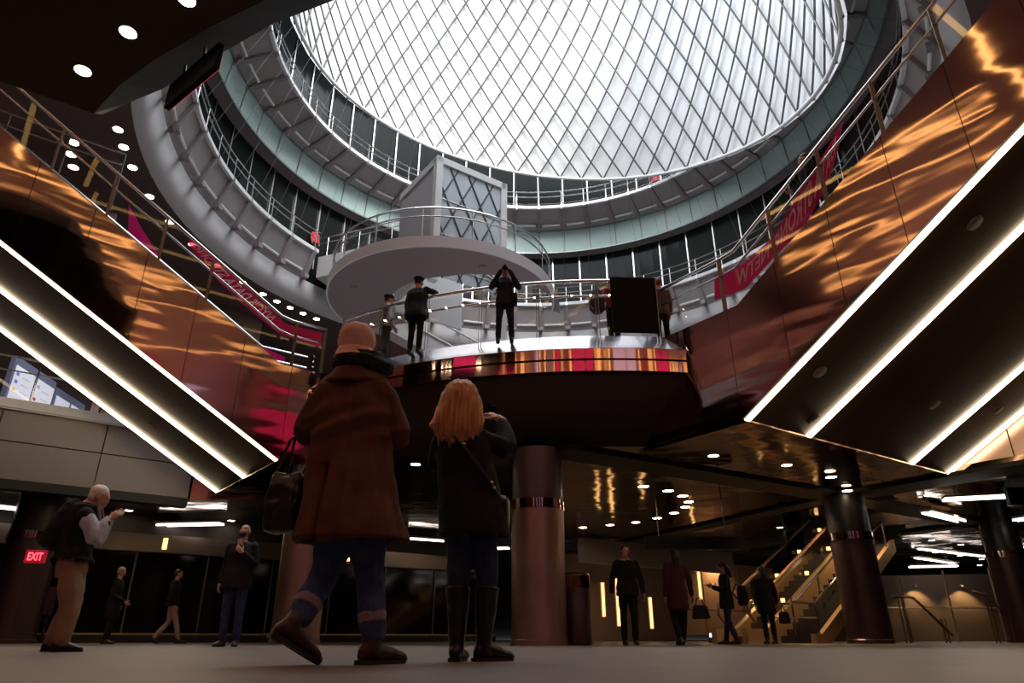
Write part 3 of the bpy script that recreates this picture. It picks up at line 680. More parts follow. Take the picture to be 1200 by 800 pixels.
fx(1076, 644, 1154, 653, 'long white single tube light over the railings', 1)
fx(1072, 654.5, 1121, 661.5, 'shorter white single tube light over the railings', 1)
fx(1066, 665, 1122, 664, 'low white twin tube light over the railings', 2, 3.0)
fx(478, 632, 520, 635, 'thin white tube light between the two foreground people', 1)
fx(540, 645, 596, 643, 'white twin tube light right of the blonde woman', 2)
fx(755, 662, 780, 661, 'white twin tube light beside the dark walking figure', 2)
fx(1193, 657, 1225, 655, 'white twin tube light behind the right column', 2)

# ================================================================== left: grey fascia, mezzanine rail, screens
m = MB()
for k in range(7):
    s1, s0 = -.42-2.35*k, -.42-2.35*(k+1)+.03
    m.cur = 0; m.bar(LP(s0, 6.06, (4.66+5.43)/2), LP(s1, 6.06, (4.66+5.43)/2), .12, 5.43-4.66); m.bar(LP(s0, 6.06, (ZC+4.63)/2), LP(s1, 6.06, (ZC+4.63)/2), .12, 4.63-ZC)
m.cur = 1; m.bar(LP(-17, 6.13, 4.5), LP(-.4, 6.13, 4.5), .06, 1.5)
m.bar(LP(-17, 6.2, ZC-.12), LP(-.4, 6.2, ZC-.12), .4, .22)
m.cur = 2; m.bar(LP(-17, 6.04, 5.45), LP(-.4, 6.04, 5.45), .2, .04)
struct('trim_4', m, [GFASC, BEAMM, mat('pale_cap', (.4, .37, .36), .4)], label='grey panelled edge of the left mezzanine')
t = thing('mezzanine_railing', LP(-6, 6.6, 5.5), 'steel rail with two thin bars above the grey left fascia', 'railing')
for nm, z, r in (('handrail', 6.98, .03), ('mid_rail', 6.6, .022)):
    m = MB(); m.tube([LP(-16, 6.5, z), LP(.5, 6.5, z)], r, 6); obj(nm, m, STEEL, t)
for s in (-12, -9.5, -7, -4.6, -3.0, -1.2):
    m = MB(); m.tube([LP(s, 6.5, 5.5), LP(s, 6.5, 6.98)], .022, 6); obj('rail_post', m, STEEL, t)
m = MB(); m.bar(LP(-16, 6.5, 6.1), LP(.5, 6.5, 6.1), .012, .9); obj('glass_panel', m, GLASS2, t)
WS = mat('white_map_screen', (.7, .7, .75), .4, emit=(.80, .82, .92), es=.55, var=(3, .05)); SCB = mat('slate_screen_border', (.2, .22, .32), .4, emit=(.22, .25, .42), es=.16)
def screens(label, c0, c1, zlo, zhi, panes):
    t = thing('map_display', V((c0.x, c0.y, ZD)), label, 'display', 'map displays'); d = (c1-c0); L = d.length; d.normalize(); n = V((d.y, -d.x, 0))
    m = MB(); m.bar(c0+V((0, 0, (zlo+zhi)/2)), c1+V((0, 0, (zlo+zhi)/2)), .14, zhi-zlo); obj('case', m, SCB, t)
    for a, b, z0, z1, cols in panes:
        p, q = c0+d*(L*a)+n*.075, c0+d*(L*b)+n*.075; m = MB(); m.bar(p+V((0, 0, (z0+z1)/2)), q+V((0, 0, (z0+z1)/2)), .012, z1-z0); s = obj('screen', m, WS, t)
        for fx_, fz, w, h, c in cols:
            m = MB(); x = p.lerp(q, fx_)+n*.009; m.bar(x-d*w+V((0, 0, z0+(z1-z0)*fz)), x+d*w+V((0, 0, z0+(z1-z0)*fz)), .006, h)
            obj('screen_mark', m, mat('mark_'+c, {'red': (.7, .05, .08), 'blue': (.15, .2, .6), 'amber': (.7, .4, .05), 'grey': (.45, .46, .5), 'green': (.2, .4, .25)}[c], .4, emit={'red': (.8, .05, .08), 'blue': (.2, .25, .8), 'amber': (.8, .45, .05), 'grey': (.5, .5, .55), 'green': (.2, .5, .3)}[c], es=.4), s)
p0, p1 = at_y(2, 465, 19.2), at_y(55, 480, 21.6); q0, q1 = at_y(57, 478, 21.9), at_y(95, 485, 23.9)
for q in (p0, p1, q0, q1): q.z = 0
mk1 = [(.15, .80, .07, .10, 'blue'), (.15, .60, .07, .10, 'blue'), (.15, .40, .07, .10, 'amber'), (.6, .78, .2, .02, 'grey'), (.6, .6, .2, .02, 'grey'), (.6, .4, .2, .02, 'grey')]
mk2 = [(.15, .80, .08, .09, 'grey'), (.12, .45, .07, .10, 'red'), (.6, .75, .22, .02, 'grey'), (.6, .55, .22, .02, 'grey')]
screens('left map display with route markers above the grey fascia', p0, p1, 5.75, 8.0, [(.05, .49, 6.55, 7.75, mk1), (.54, .98, 6.55, 7.75, mk2), (.28, .44, 5.98, 6.45, [(.5, .5, .12, .2, 'red'), (.4, .3, .1, .1, 'amber')]), (.76, .9, 5.98, 6.45, [(.5, .5, .1, .12, 'blue')])])
screens('right map display showing pale street maps above the grey fascia', q0, q1, 5.75, 7.95, [(.06, .5, 6.05, 7.7, [(.4, .6, .15, .03, 'grey'), (.6, .35, .2, .03, 'grey')]), (.56, .92, 6.05, 7.7, [(.5, .6, .15, .03, 'grey'), (.4, .3, .1, .03, 'grey')])])
c = at_y(124, 490, 22.6); t = thing('round_pier', V((c.x, c.y, ZD)), 'copper clad round pier on the left mezzanine beside the displays', 'pier')
m = MB(); m.smooth = True; m.lathe([(.5, 0), (.5, 5.2)], V((c.x, c.y, ZD)), 32); obj('cladding', m, COLM, t)
m = MB(); m.lathe([(.54, 0), (.54, .2), (.5, .22)], V((c.x, c.y, ZD)), 32); obj('plinth', m, DSTEEL, t)
m = MB(); m.bar(LP(-16, 17.5, 10.5), LP(4, 17.5, 10.5), .2, 9.0); struct('wall_mezzanine', m, mat('dark_brown_wall', (.06, .04, .035), .5), label='dark brown wall at the back of the left mezzanine')

# ================================================================== left: glass door front, exit sign
D0, D1 = V((-21.0, 15.8, 0)), V((-.8, 30.2, 0)); dd = (D1-D0); LD = dd.length; dd.normalize(); dn = V((dd.y, -dd.x, 0))
def dp(s, off, z): return D0+dd*s+dn*off+V((0, 0, z))
m = MB(); m.bar(dp(0, 0, 1.42), dp(LD, 0, 1.42), .05, 2.4); wd3 = struct('window_3', m, mat('night_glass', (.006, .005, .006), .08, spec=.6), label='dark glass door front along the left of the concourse')
for k in range(12):
    s = .6+LD*k/11.6; m = MB(); m.bar(dp(s, .06, .2), dp(s, .06, 2.62), .06, .05, up=dd); obj('mullion', m, mat('grey_mullion', (.16, .14, .14), .4, .5), wd3)
m = MB(); m.bar(dp(0, .1, .1), dp(LD, .1, .1), .3, .2); m.cur = 1; m.bar(dp(0, .06, .24), dp(LD, .06, .24), .08, .05); struct('baseboard_left', m, [DGREY, BRASS])
m = MB(); m.smooth = False; m.bar(dp(0, .12, 2.88), dp(LD, .12, 2.88), .3, .54); m.cur = 1; m.bar(dp(0, .1, 3.44), dp(LD, .1, 3.44), .2, .56); struct('trim_5', m, [mat('bronze_header', (.25, .19, .15), .3, .8), DARKW], label='bronze header band over the glass doors')
for k, s in enumerate((8.6, 12.0, 18.2)):
    t = thing('wall_light', dp(s, .3, 2.88), ('leftmost', 'middle', 'rightmost')[k]+' small amber wall light on the bronze header', 'light', 'amber lights on the header')
    m = MB(); m.box(dp(s, .30, 2.88), (.1, .1, .34)); obj('lamp', m, GOLD, t); m = MB(); m.box(dp(s, .27, 3.08), (.13, .13, .05)); obj('cap', m, DSTEEL, t)
# pink display glimpsed behind the glass doors: a low banner stand
t = thing('banner_stand', dp(8.3, .5, 0), 'dark red advertising stand before the glass doors', 'stand')
m = MB(); m.bar(dp(6.9, .45, 1.1), dp(9.4, .45, 1.1), .06, .75); obj('board', m, mat('dark_red_board', (.07, .006, .014), .5), t)
m = MB()
for s in (7.0, 9.3): m.box(dp(s, .45, .5), (.06, .06, 1.0)); m.box(dp(s, .45, .02), (.35, .35, .04))
obj('foot', m, DSTEEL, t)
ex = at_y(42, 652, 11.6); t = thing('exit_sign', ex, 'red lit exit sign on the left wall', 'sign')
m = MB(); m.bevbox(ex, (.30, .06, .20), .01, rz=.3); obj('case', m, mat('dark_red_case', (.25, .01, .02), .5, emit=(.8, .02, .05), es=.25), t)
me = text_mesh('EXIT', .17); xs = [v.co.x for v in me.vertices]; cx = (min(xs)+max(xs))/2
for v in me.vertices: v.co = Matrix.Rotation(.3, 3, 'Z') @ V(((v.co.x-cx)*.62, -.034, v.co.y-.058))
me.materials.append(mat('exit_letters', (1, .1, .1), .5, emit=(1, .05, .07), es=4)); obj('lettering', me, None, t)

# ================================================================== right: escalator, stair, rails, wall
E0 = V((6.2, 20.6, 0)); eu, ew = V((.8171, .5764, 0)), V((.5764, -.8171, 0))
def EP(s, w, z): return E0+eu*s+ew*w+V((0, 0, z))
t = thing('escalator', EP(0, .6, 0), 'brightly lit brass sided escalator rising behind the right column', 'escalator')
SE = 6.0
for w in (0, 1.0):
    m = MB(); prof = [(-.9, 0), (-.9, .35), (.0, .35), (SE, SE*SL+.28), (SE, SE*SL-.5), (.75, 0)]
    for ww in (w-.09, w+.09): pass
    P0 = [EP(s, w-.09, z) for s, z in prof]; P1 = [EP(s, w+.09, z) for s, z in prof]; m.loft([P0, P1]); obj('brass_skirt', m, BRASS, t)
    m = MB(); m._a([EP(s, w+o, z) for o in (-.01, .01) for s, z in ((-.5, .4), (.1, .4), (SE, SE*SL+.34), (SE, SE*SL+1.1), (-.1, 1.1), (-.5, .95))], [(0, 1, 2, 3, 4, 5), (6, 7, 8, 9, 10, 11)]); obj('glass_balustrade', m, GLASS2, t)
    m = MB(); m.tube([EP(-.4, w, .5), EP(-.62, w, .72), EP(-.55, w, .98), EP(-.1, w, 1.12), EP(SE, w, SE*SL+1.12)], .045, 8); obj('handrail', m, mat('brown_handrail', (.25, .13, .08), .4), t)
    for k in range(4):
        s = .8+1.35*k; m = MB(); m.box(EP(s, w+.10, s*SL+.62), (.10, .06, .10)); obj('skirt_light', m, GOLD, t)
m = MB()
for k in range(20):
    s = .3*k; m.quad(EP(s, .1, .173*k), EP(s, .9, .173*k), EP(s, .9, .173*k+.173), EP(s, .1, .173*k+.173)); m.quad(EP(s, .1, .173*k+.173), EP(s, .9, .173*k+.173), EP(s+.3, .9, .173*k+.173), EP(s+.3, .1, .173*k+.173))
obj('step_band', m, DSTEEL, t)
t = thing('escalator_stair', EP(0, 1.7, 0), 'dark stair with brass kerb beside the escalator', 'stair')
m = MB()
for k in range(20):
    s = .3*k+.4; m.quad(EP(s, 1.15, .173*k), EP(s, 2.3, .173*k), EP(s, 2.3, .173*k+.173), EP(s, 1.15, .173*k+.173)); m.quad(EP(s, 1.15, .173*k+.173), EP(s, 2.3, .173*k+.173), EP(s+.3, 2.3, .173*k+.173), EP(s+.3, 1.15, .173*k+.173))
obj('flight', m, DGREY, t)
m = MB(); prof = [(0, 0), (0, .22), (.3, .22), (4.9, 4.9*SL+.05), (4.9, 4.9*SL-.3), (.65, 0)]; m.loft([[EP(s, 2.3, z) for s, z in prof], [EP(s, 2.44, z) for s, z in prof]]); obj('brass_kerb', m, BRASS, t)
for w, nm in ((1.7, 'handrail'), (2.36, 'handrail')):
    m = MB(); m.tube([EP(-.7, w, .95), EP(.3, w, .95), EP(4.6, w, 4.6*SL+.75)], .03, 6); m.tube([EP(-.7, w, .95), EP(-.7, w, .6), EP(.3, w, .6)], .02, 6); obj(nm, m, STEEL, t)
    for k in range(4):
        s = .3+1.4*k; m = MB(); m.tube([EP(s, w, s*SL), EP(s, w, s*SL+.95 if k == 0 else s*SL+.75)], .022, 6); obj('rail_post', m, DSTEEL, t)
# back walls of the concourse on the right
m = MB(); m.bar(V((1.2, 29.5, 1.7)), V((7.4, 33.0, 1.7)), .2, 3.4); struct('wall_tan', m, mat('mauve_tan_wall', (.20, .14, .115), .5), label='mauve tan wall with vertical light slots')
m = MB()
for k in range(5):
    for j in range(3): m.bar(V((7.6, 32.6, .25+1.06*j+.52)).lerp(V((13.2, 36.5, .25+1.06*j+.52)), k/5+.004), V((7.6, 32.6, .25+1.06*j+.52)).lerp(V((13.2, 36.5, .25+1.06*j+.52)), (k+1)/5-.004), .2, 1.03)
struct('wall_panelled', m, TAN, label='tan stone panelled wall left of the escalator')
m = MB(); m.bar(V((9.5, 36.0, 1.4)), V((34, 29, 1.4)), .2, 2.8); struct('wall_brown', m, BWALL, label='brown wall beyond the railings on the right')
m = MB(); m.bar(V((2.6, 27.0, 3.2)), V((9.8, 32.0, 3.2)), .3, .9); struct('trim_6', m, mat('beige_bulkhead', (.34, .27, .23), .5), label='beige bulkhead over the tan wall')
for k, (u, v0, v1, y) in enumerate(((707, 683, 722, 28.9), (724, 676, 733, 29.2), (763, 700, 736, 29.6), (820, 668, 702, 32.0))):
    a, b = at_y(u, v0, y), at_y(u, v1, y); t = thing('wall_sconce', b, ('first', 'second', 'third', 'fourth')[k]+' vertical gold light slot from the middle column', 'light', 'vertical gold light slots')
    m = MB(); m.box((a+b)/2, (.10, .06, (a-b).length)); obj('lamp', m, GOLD, t); m = MB(); m.box((a+b)/2+V((0, .05, 0)), (.2, .05, (a-b).length+.08)); obj('backplate', m, BRASS, t)
for k, u in enumerate((1072, 1126)):
    rr_ = ray(u, 684); ww_ = V((24.5, -7, 0)).normalized(); wn_ = V((-ww_.y, ww_.x, 0)); kk = (V((9.5, 36, 0)).dot(wn_)-.42)/rr_.dot(wn_); p = rr_*kk+V((0, 0, CH)); t = thing('wall_washer', p, ('left', 'right')[k]+' small lamp washing the brown wall with warm light', 'light', 'wall washing lamps')
    m = MB(); m.lathe([(.03, .0), (.09, -.1), (.08, -.1), (.02, -.01)], p, 16); obj('shade', m, DSTEEL, t)
    lp = bpy.data.lights.new('washer_spot', 'SPOT'); lp.energy = 130; lp.color = (1, .62, .25); lp.spot_size = rad(105); lp.spot_blend = .6; lp.shadow_soft_size = .05
    o = bpy.data.objects.new('washer_spot', lp); COL.objects.link(o); o.parent = t; o.location = (0, -.1, -.1); o.rotation_euler = (rad(20), 0, 0)
# railings round the stairs down, on the right
def railing(label, pts, posts, h=1.05, z0=0):
    t = thing('stair_railing', V(pts[0]), label, 'railing', 'railings round the stairs down')
    m = MB(); m.tube([V(p) for p in pts], .035, 8); obj('handrail', m, mat('dark_bronze_rail', (.16, .09, .07), .3, .8), t)
    for x, y, zt in posts:
        m = MB()
        for dx in (-.05, .05): m.tube([V((x+dx, y, 0)), V((x+dx, y, zt))], .022, 6)
        obj('rail_post', m, mat('dark_bronze_rail', (.16, .09, .07), .3, .8), t)
y = 20.5
a, b, c_ = at_y(1046, 699, y), at_y(1070, 700, y), at_y(1117, 745, y)
railing('bronze stair railing sloping down, between the two glass posts', [a, b, c_], [((a.x+b.x)/2-.1, y, b.z), (b.x+.7, y, .62)])
a, b, c_ = at_y(1140, 693, y), at_y(1156, 697, y), at_y(1180, 722, y)
railing('bronze stair railing in front of the far right column', [a, b, c_], [(b.x, y, b.z), (c_.x, y, c_.z)])
t = thing('glass_screen', V((12.4, 23.0, 0)), 'tall glass screen with slanting steel posts on the right', 'screen')
gy = 23.0
for u0, v0, u1_, v1 in ((1054, 678, 1062, 719), (1104, 668, 1117, 722), (1158, 665, 1170, 712)):
    x = at_y(u1_, v1, gy).x; m = MB(); m.tube([V((x, gy, 0)), V((x, gy, at_y(u0, v0, gy).z))], .03, 6); obj('post', m, STEEL, t)
xa, xb = at_y(1062, 719, gy).x, at_y(1170, 712, gy).x
m = MB(); m.box(((xa+xb)/2, gy, .48), (xb-xa, .015, .9)); obj('glass_panel', m, GLASS2, t)
m = MB(); m.tube([V((xa-.7, gy, 1.0)), V((xb, gy, 1.0))], .025, 6); obj('handrail', m, BRASS, t)
# hanging signs
def hsign(label, c, L, h, d, txt=None):
    t = thing('hanging_sign', V(c), label, 'sign'); c = V(c); d = V(d).normalized()
    m = MB(); m.bar(c-d*L/2, c+d*L/2, .14, h); obj('sign_box', m, BLACK, t)
    m = MB()
    for k in (-.35, .35): m.tube([c+d*L*k+V((0, 0, h/2)), c+d*L*k+V((0, 0, ZC-c.z))], .02, 5)
    obj('hanger', m, DSTEEL, t)
hsign('black sign hanging over the walking people', at_y(812, 636, 19.5), 2.7, .34, (1, .06, 0))
hsign('black sign hanging at the right edge under the tube light', at_y(1205, 581, 17.0), 1.0, .42, (1, -.1, 0))
hsign('dark banner panel hanging beside the escalator', at_y(931, 636, 25), .7, .8, (1, .3, 0))
t = thing('info_screen', at_y(837, 744, 21.5), 'small glowing white screen low beside the phone user', 'screen')
p = at_y(837, 744, 21.5); m = MB(); m.box(p, (.26, .06, .10)); obj('screen', m, mat('cool_screen', (.8, .8, .9), .4, emit=(.8, .85, 1), es=2.5), t); m = MB(); m.box((p.x, p.y+.05, p.z/2), (.32, .05, p.z+.08)); obj('stand', m, DGREY, t)
p = at_y(1038, 741, 18.9); t = thing('phone_poster', V((p.x, p.y, 0)), 'small lit blue white poster at the foot of the dark column', 'poster')
m = MB(); m.box((p.x, p.y, .22), (.12, .03, .28)); obj('screen', m, MATS['cool_screen'], t); m = MB(); m.box((p.x, p.y+.03, .2), (.18, .04, .4)); obj('frame', m, DGREY, t)

# ------------------------------------------------------------------ behind the camera: amber lights, rods and coloured panels added for metal to mirror
AMB = mat('amber_strip', (1, .6, .2), .5, emit=(1, .56, .17), es=4.2)
for F, nm, ws, s0, s1 in ((RP, 'right', (-10.2, -12.2, -14.5, -17.5, -21.5), -2.5, 7), (LP, 'left', (-11.0, -13.2, -15.8, -19.0, -23.0), -12, 8)):
    for k, w_ in enumerate(ws):
        p, q = F(s0, w_, 14.88), F(s1, w_, 14.88); t = thing('unseen_strip_light', (p+q)/2, f'{NTH[k]} long amber strip light added over the unseen hall, parallel to the {nm} staircase', 'light')  # unseen strips added so the copper mirrors amber streaks
        m = MB(); m.bar(p, q, .15, .08); obj('diffuser', m, AMB, t); m = MB(); m.bar(p+V((0, 0, .06)), q+V((0, 0, .06)), .4, .1); obj('housing', m, DSTEEL, t)
MAG = mat('magenta_reflection_face', (.6, .02, .2), .5, emit=(.95, .04, .20), es=.6); LIL = mat('lilac_reflection_face', (.6, .55, .65), .5, emit=(.62, .52, .74), es=.8)
for k, (x, w_, mt, nm) in enumerate(((-21, 3.4, MAG, 'magenta'), (-15.5, 2.6, LIL, 'lilac'), (-10.5, 3.4, MAG, 'magenta'), (-4.6, 2.6, LIL, 'lilac'), (.9, 3.4, MAG, 'magenta'), (6.6, 2.6, LIL, 'lilac'), (12.4, 3.4, MAG, 'magenta'), (18, 2.6, LIL, 'lilac'))):
    t = thing('reflection_panel', V((x, -7.6, 11)), f'{nm} glowing panel added behind the camera for reflections, {NTH[k]} of the row counted from the left wall', 'screen')  # unseen glowing panels added to colour the fascia's reflection
    m = MB(); m.box((x, -7.6, 12.7), (w_, .08, 3.4)); obj('screen', m, mt, t); m = MB(); m.box((x, -7.68, 12.7), (w_+.15, .1, 3.55)); obj('frame', m, BLACK, t)
    if k < 7:
        x2 = x+(2.9 if mt is MAG else 2.6); t = thing('reflection_rod', V((x2, -7.6, 11)), f'amber glowing rod added behind the camera for reflections, {NTH[k]} of the row counted from the left wall', 'light')  # unseen rods added for gold stripes in the reflection
        m = MB(); m.tube([V((x2, -7.6, 11.1)), V((x2, -7.6, 14.3))], .12, 10); obj('tube', m, AMB, t); m = MB(); m.tube([V((x2, -7.6, 14.3)), V((x2, -7.6, 14.95))], .05, 8); obj('hanger', m, DSTEEL, t)
# ================================================================== people
def remesh(m, voxel, smooth=2, disp=None):
    me = m.mesh('tmp', BLACK); o = bpy.data.objects.new('tmp', me); COL.objects.link(o)
    r = o.modifiers.new('r', 'REMESH'); r.mode = 'VOXEL'; r.voxel_size = voxel; r.use_smooth_shade = True
    if smooth:
        s = o.modifiers.new('s', 'SMOOTH'); s.factor = .5; s.iterations = smooth
    dg = bpy.context.evaluated_depsgraph_get(); out = bpy.data.meshes.new_from_object(o.evaluated_get(dg))
    bpy.data.objects.remove(o); bpy.data.meshes.remove(me)
    out.materials.clear()
    if disp:
        nrm = [v.normal.copy() for v in out.vertices]
        for v, n in zip(out.vertices, nrm): v.co += n*disp(v.co)
    out.polygons.foreach_set('use_smooth', [True]*len(out.polygons)); out.update()
    return out
def mesh_join(meshes, name):
    bm = bmesh.new()
    for me in meshes: bm.from_mesh(me)
    out = bpy.data.meshes.new(name); bm.to_mesh(out); bm.free(); return out
def folds(sc, amp, st=(1, 1, .35)):
    return lambda p: amp*noise.noise(V((p.x*sc*st[0], p.y*sc*st[1], p.z*sc*st[2])))+amp*.4*noise.noise(V((p.x*sc*2.3, p.y*sc*2.3, p.z*sc*1.3+7)))
def spl(pts, rs, k=4):
    """catmull-rom through pts with radii"""
    pts = [V(p) for p in pts]; P, R = [], []
    for i in range(len(pts)-1):
        p0, p1, p2, p3 = pts[max(i-1, 0)], pts[i], pts[i+1], pts[min(i+2, len(pts)-1)]
        for j in range(k):
            t = j/k; P.append(.5*((2*p1)+(-p0+p2)*t+(2*p0-5*p1+4*p2-p3)*t*t+(-p0+3*p1-3*p2+p3)*t**3)); R.append(rs[i]+(rs[i+1]-rs[i])*t)
    return P+[pts[-1]], R+[rs[-1]]
def limb(m, pts, rs, n=12, k=3):
    P, R = spl(pts, rs, k); m.tube(P, R, n); m.ell(P[0], (R[0],)*3, n=10); m.ell(P[-1], (R[-1],)*3, n=10)
def trunk(m, secs, n=20, cap=True):
    """secs: (cx, cy, z, rx, ry)"""
    m.loft([[V((cx+rx*math.copysign(abs(math.cos(a))**.85, math.cos(a)), cy+ry*math.sin(a), z)) for a in [2*PI*j/n for j in range(n)]] for cx, cy, z, rx, ry in secs], cap)
def rotm(yaw=0, pitch=0, roll=0):
    return Matrix.Rotation(yaw, 3, 'Z') @ Matrix.Rotation(pitch, 3, 'X') @ Matrix.Rotation(roll, 3, 'Y')
def head_mesh(m, c, R, s=1.0):
    e = lambda o, r, n=14: m.ell(c+R @ (V(o)*s), tuple(x*s for x in r), R, n)
    e((0, -.012, .025), (.074, .094, .092)); e((0, .028, -.045), (.056, .062, .066)); e((0, .05, -.088), (.03, .03, .025)); e((0, .062, .008), (.05, .03, .05))
    m.loft([[c+R @ (V((x*w, y, z))*s) for x, y in ((-1, .07), (0, .07+h), (1, .07))]+[c+R @ (V((0, .05, z))*s)] for z, w, h in ((.02, .008, .022), (-.012, .012, .036), (-.028, .017, .042), (-.036, .014, .018))])
    for q in (-1, 1):
        e((q*.076, -.008, -.005), (.011, .022, .033), 8); e((q*.03, .078, .030), (.024, .014, .010), 8); e((q*.04, .060, -.03), (.022, .025, .022), 8)
    e((0, .084, -.052), (.026, .012, .007), 8); e((0, .082, -.064), (.022, .012, .008), 8)
def hand_mesh(wr, d, nrm, side, curl=.5, s=1.0, thumb=.5):
    """palm + four fingers + thumb; d direction of the fingers, nrm out of the back of the hand, side +1 right"""
    d = V(d).normalized(); nrm = V(nrm); nrm = (nrm-d*nrm.dot(d)).normalized(); x = d.cross(nrm)*(-side)   # x points to the thumb... little finger at -x
    m = MB(); wr = V(wr); M = Matrix((x, d, nrm)).transposed()
    m.ell(wr+d*.048*s, (.040*s, .055*s, .017*s), M, 12); m.ell(wr+d*.07*s, (.041*s, .026*s, .015*s), M, 12); m.tube([wr-d*.05*s, wr+d*.02*s], [.026*s, .028*s], 10)
    for k, L in enumerate((.074, .084, .078, .060)):
        p = wr+d*(.085-.004*abs(k-1))*s+x*(.030-.0195*k)*s; a = curl*.6; pts = [p-d*.02*s, p]; dirv = d.copy()
        for f in (.46, .31, .23):
            dirv = (d*math.cos(a)-nrm*math.sin(a)); p = p+dirv*L*f*s; pts.append(p); a += curl*.9
        m.tube(pts, [.0095*s, .0092*s, .0085*s, .0078*s, .0066*s], 8); m.ell(pts[-1], (.0066*s,)*3, n=6)
    p = wr+d*.022*s+x*.030*s; td = (x*.75+d*.62-nrm*thumb*.6).normalized(); t2 = (td*.5+d*.7-nrm*thumb*.5).normalized()
    pts = [p-x*.012*s, p, p+td*.036*s, p+td*.036*s+t2*.028*s, p+td*.036*s+t2*.05*s]
    m.tube(pts, [.014*s, .0135*s, .011*s, .0095*s, .007*s], 8); m.ell(pts[-1], (.007*s,)*3, n=6)
    return m
SKIN = mat('skin', (.52, .27, .19), .5); SKIN2 = mat('skin_light', (.62, .36, .27), .5); SKIN3 = mat('skin_brown', (.28, .13, .08), .5)
LIPS = mat('lips_and_eyes', (.07, .03, .025), .4)
def fabric(name, c, sc=14, amt=.22): return mat(name, c, .85, bump=(160, .35, .004), var=(sc, amt), spec=.25)
F_BLACK = fabric('black_cloth', (.014, .013, .015)); F_NAVY = fabric('navy_cloth', (.022, .024, .04)); F_JEAN = fabric('blue_denim', (.055, .085, .19), 20, .35)
F_DJEAN = fabric('dark_denim', (.03, .042, .09), 20, .3); F_KHAKI = fabric('khaki_cotton', (.30, .185, .115), 6, .2); F_LBLUE = fabric('light_blue_shirt', (.45, .50, .62), 8, .15)
F_COAT = fabric('rust_brown_wool', (.125, .050, .036), 5, .25); F_SCARF = fabric('black_green_scarf', (.016, .020, .014), 30, .4); F_CAP = fabric('dusty_pink_cap', (.80, .50, .40), 9, .12)
LEATHER = mat('brown_leather', (.045, .020, .016), .42, var=(12, .3)); BLEATHER = mat('black_leather', (.012, .010, .010), .35); CUFF = fabric('pale_denim_cuff', (.33, .27, .31), 20, .2)
HAIRB = mat('blond_hair', (.62, .31, .13), .40, bump=(55, .8, .012, (3.2, 3.2, .16)), var=(9, .45, (6, 6, .35)), spec=.5)
HAIRW = mat('white_hair', (.88, .84, .80), .7, var=(40, .1)); HAIRD = mat('dark_hair', (.018, .012, .010), .5); HAIRBR = mat('brown_hair', (.07, .035, .02), .5)

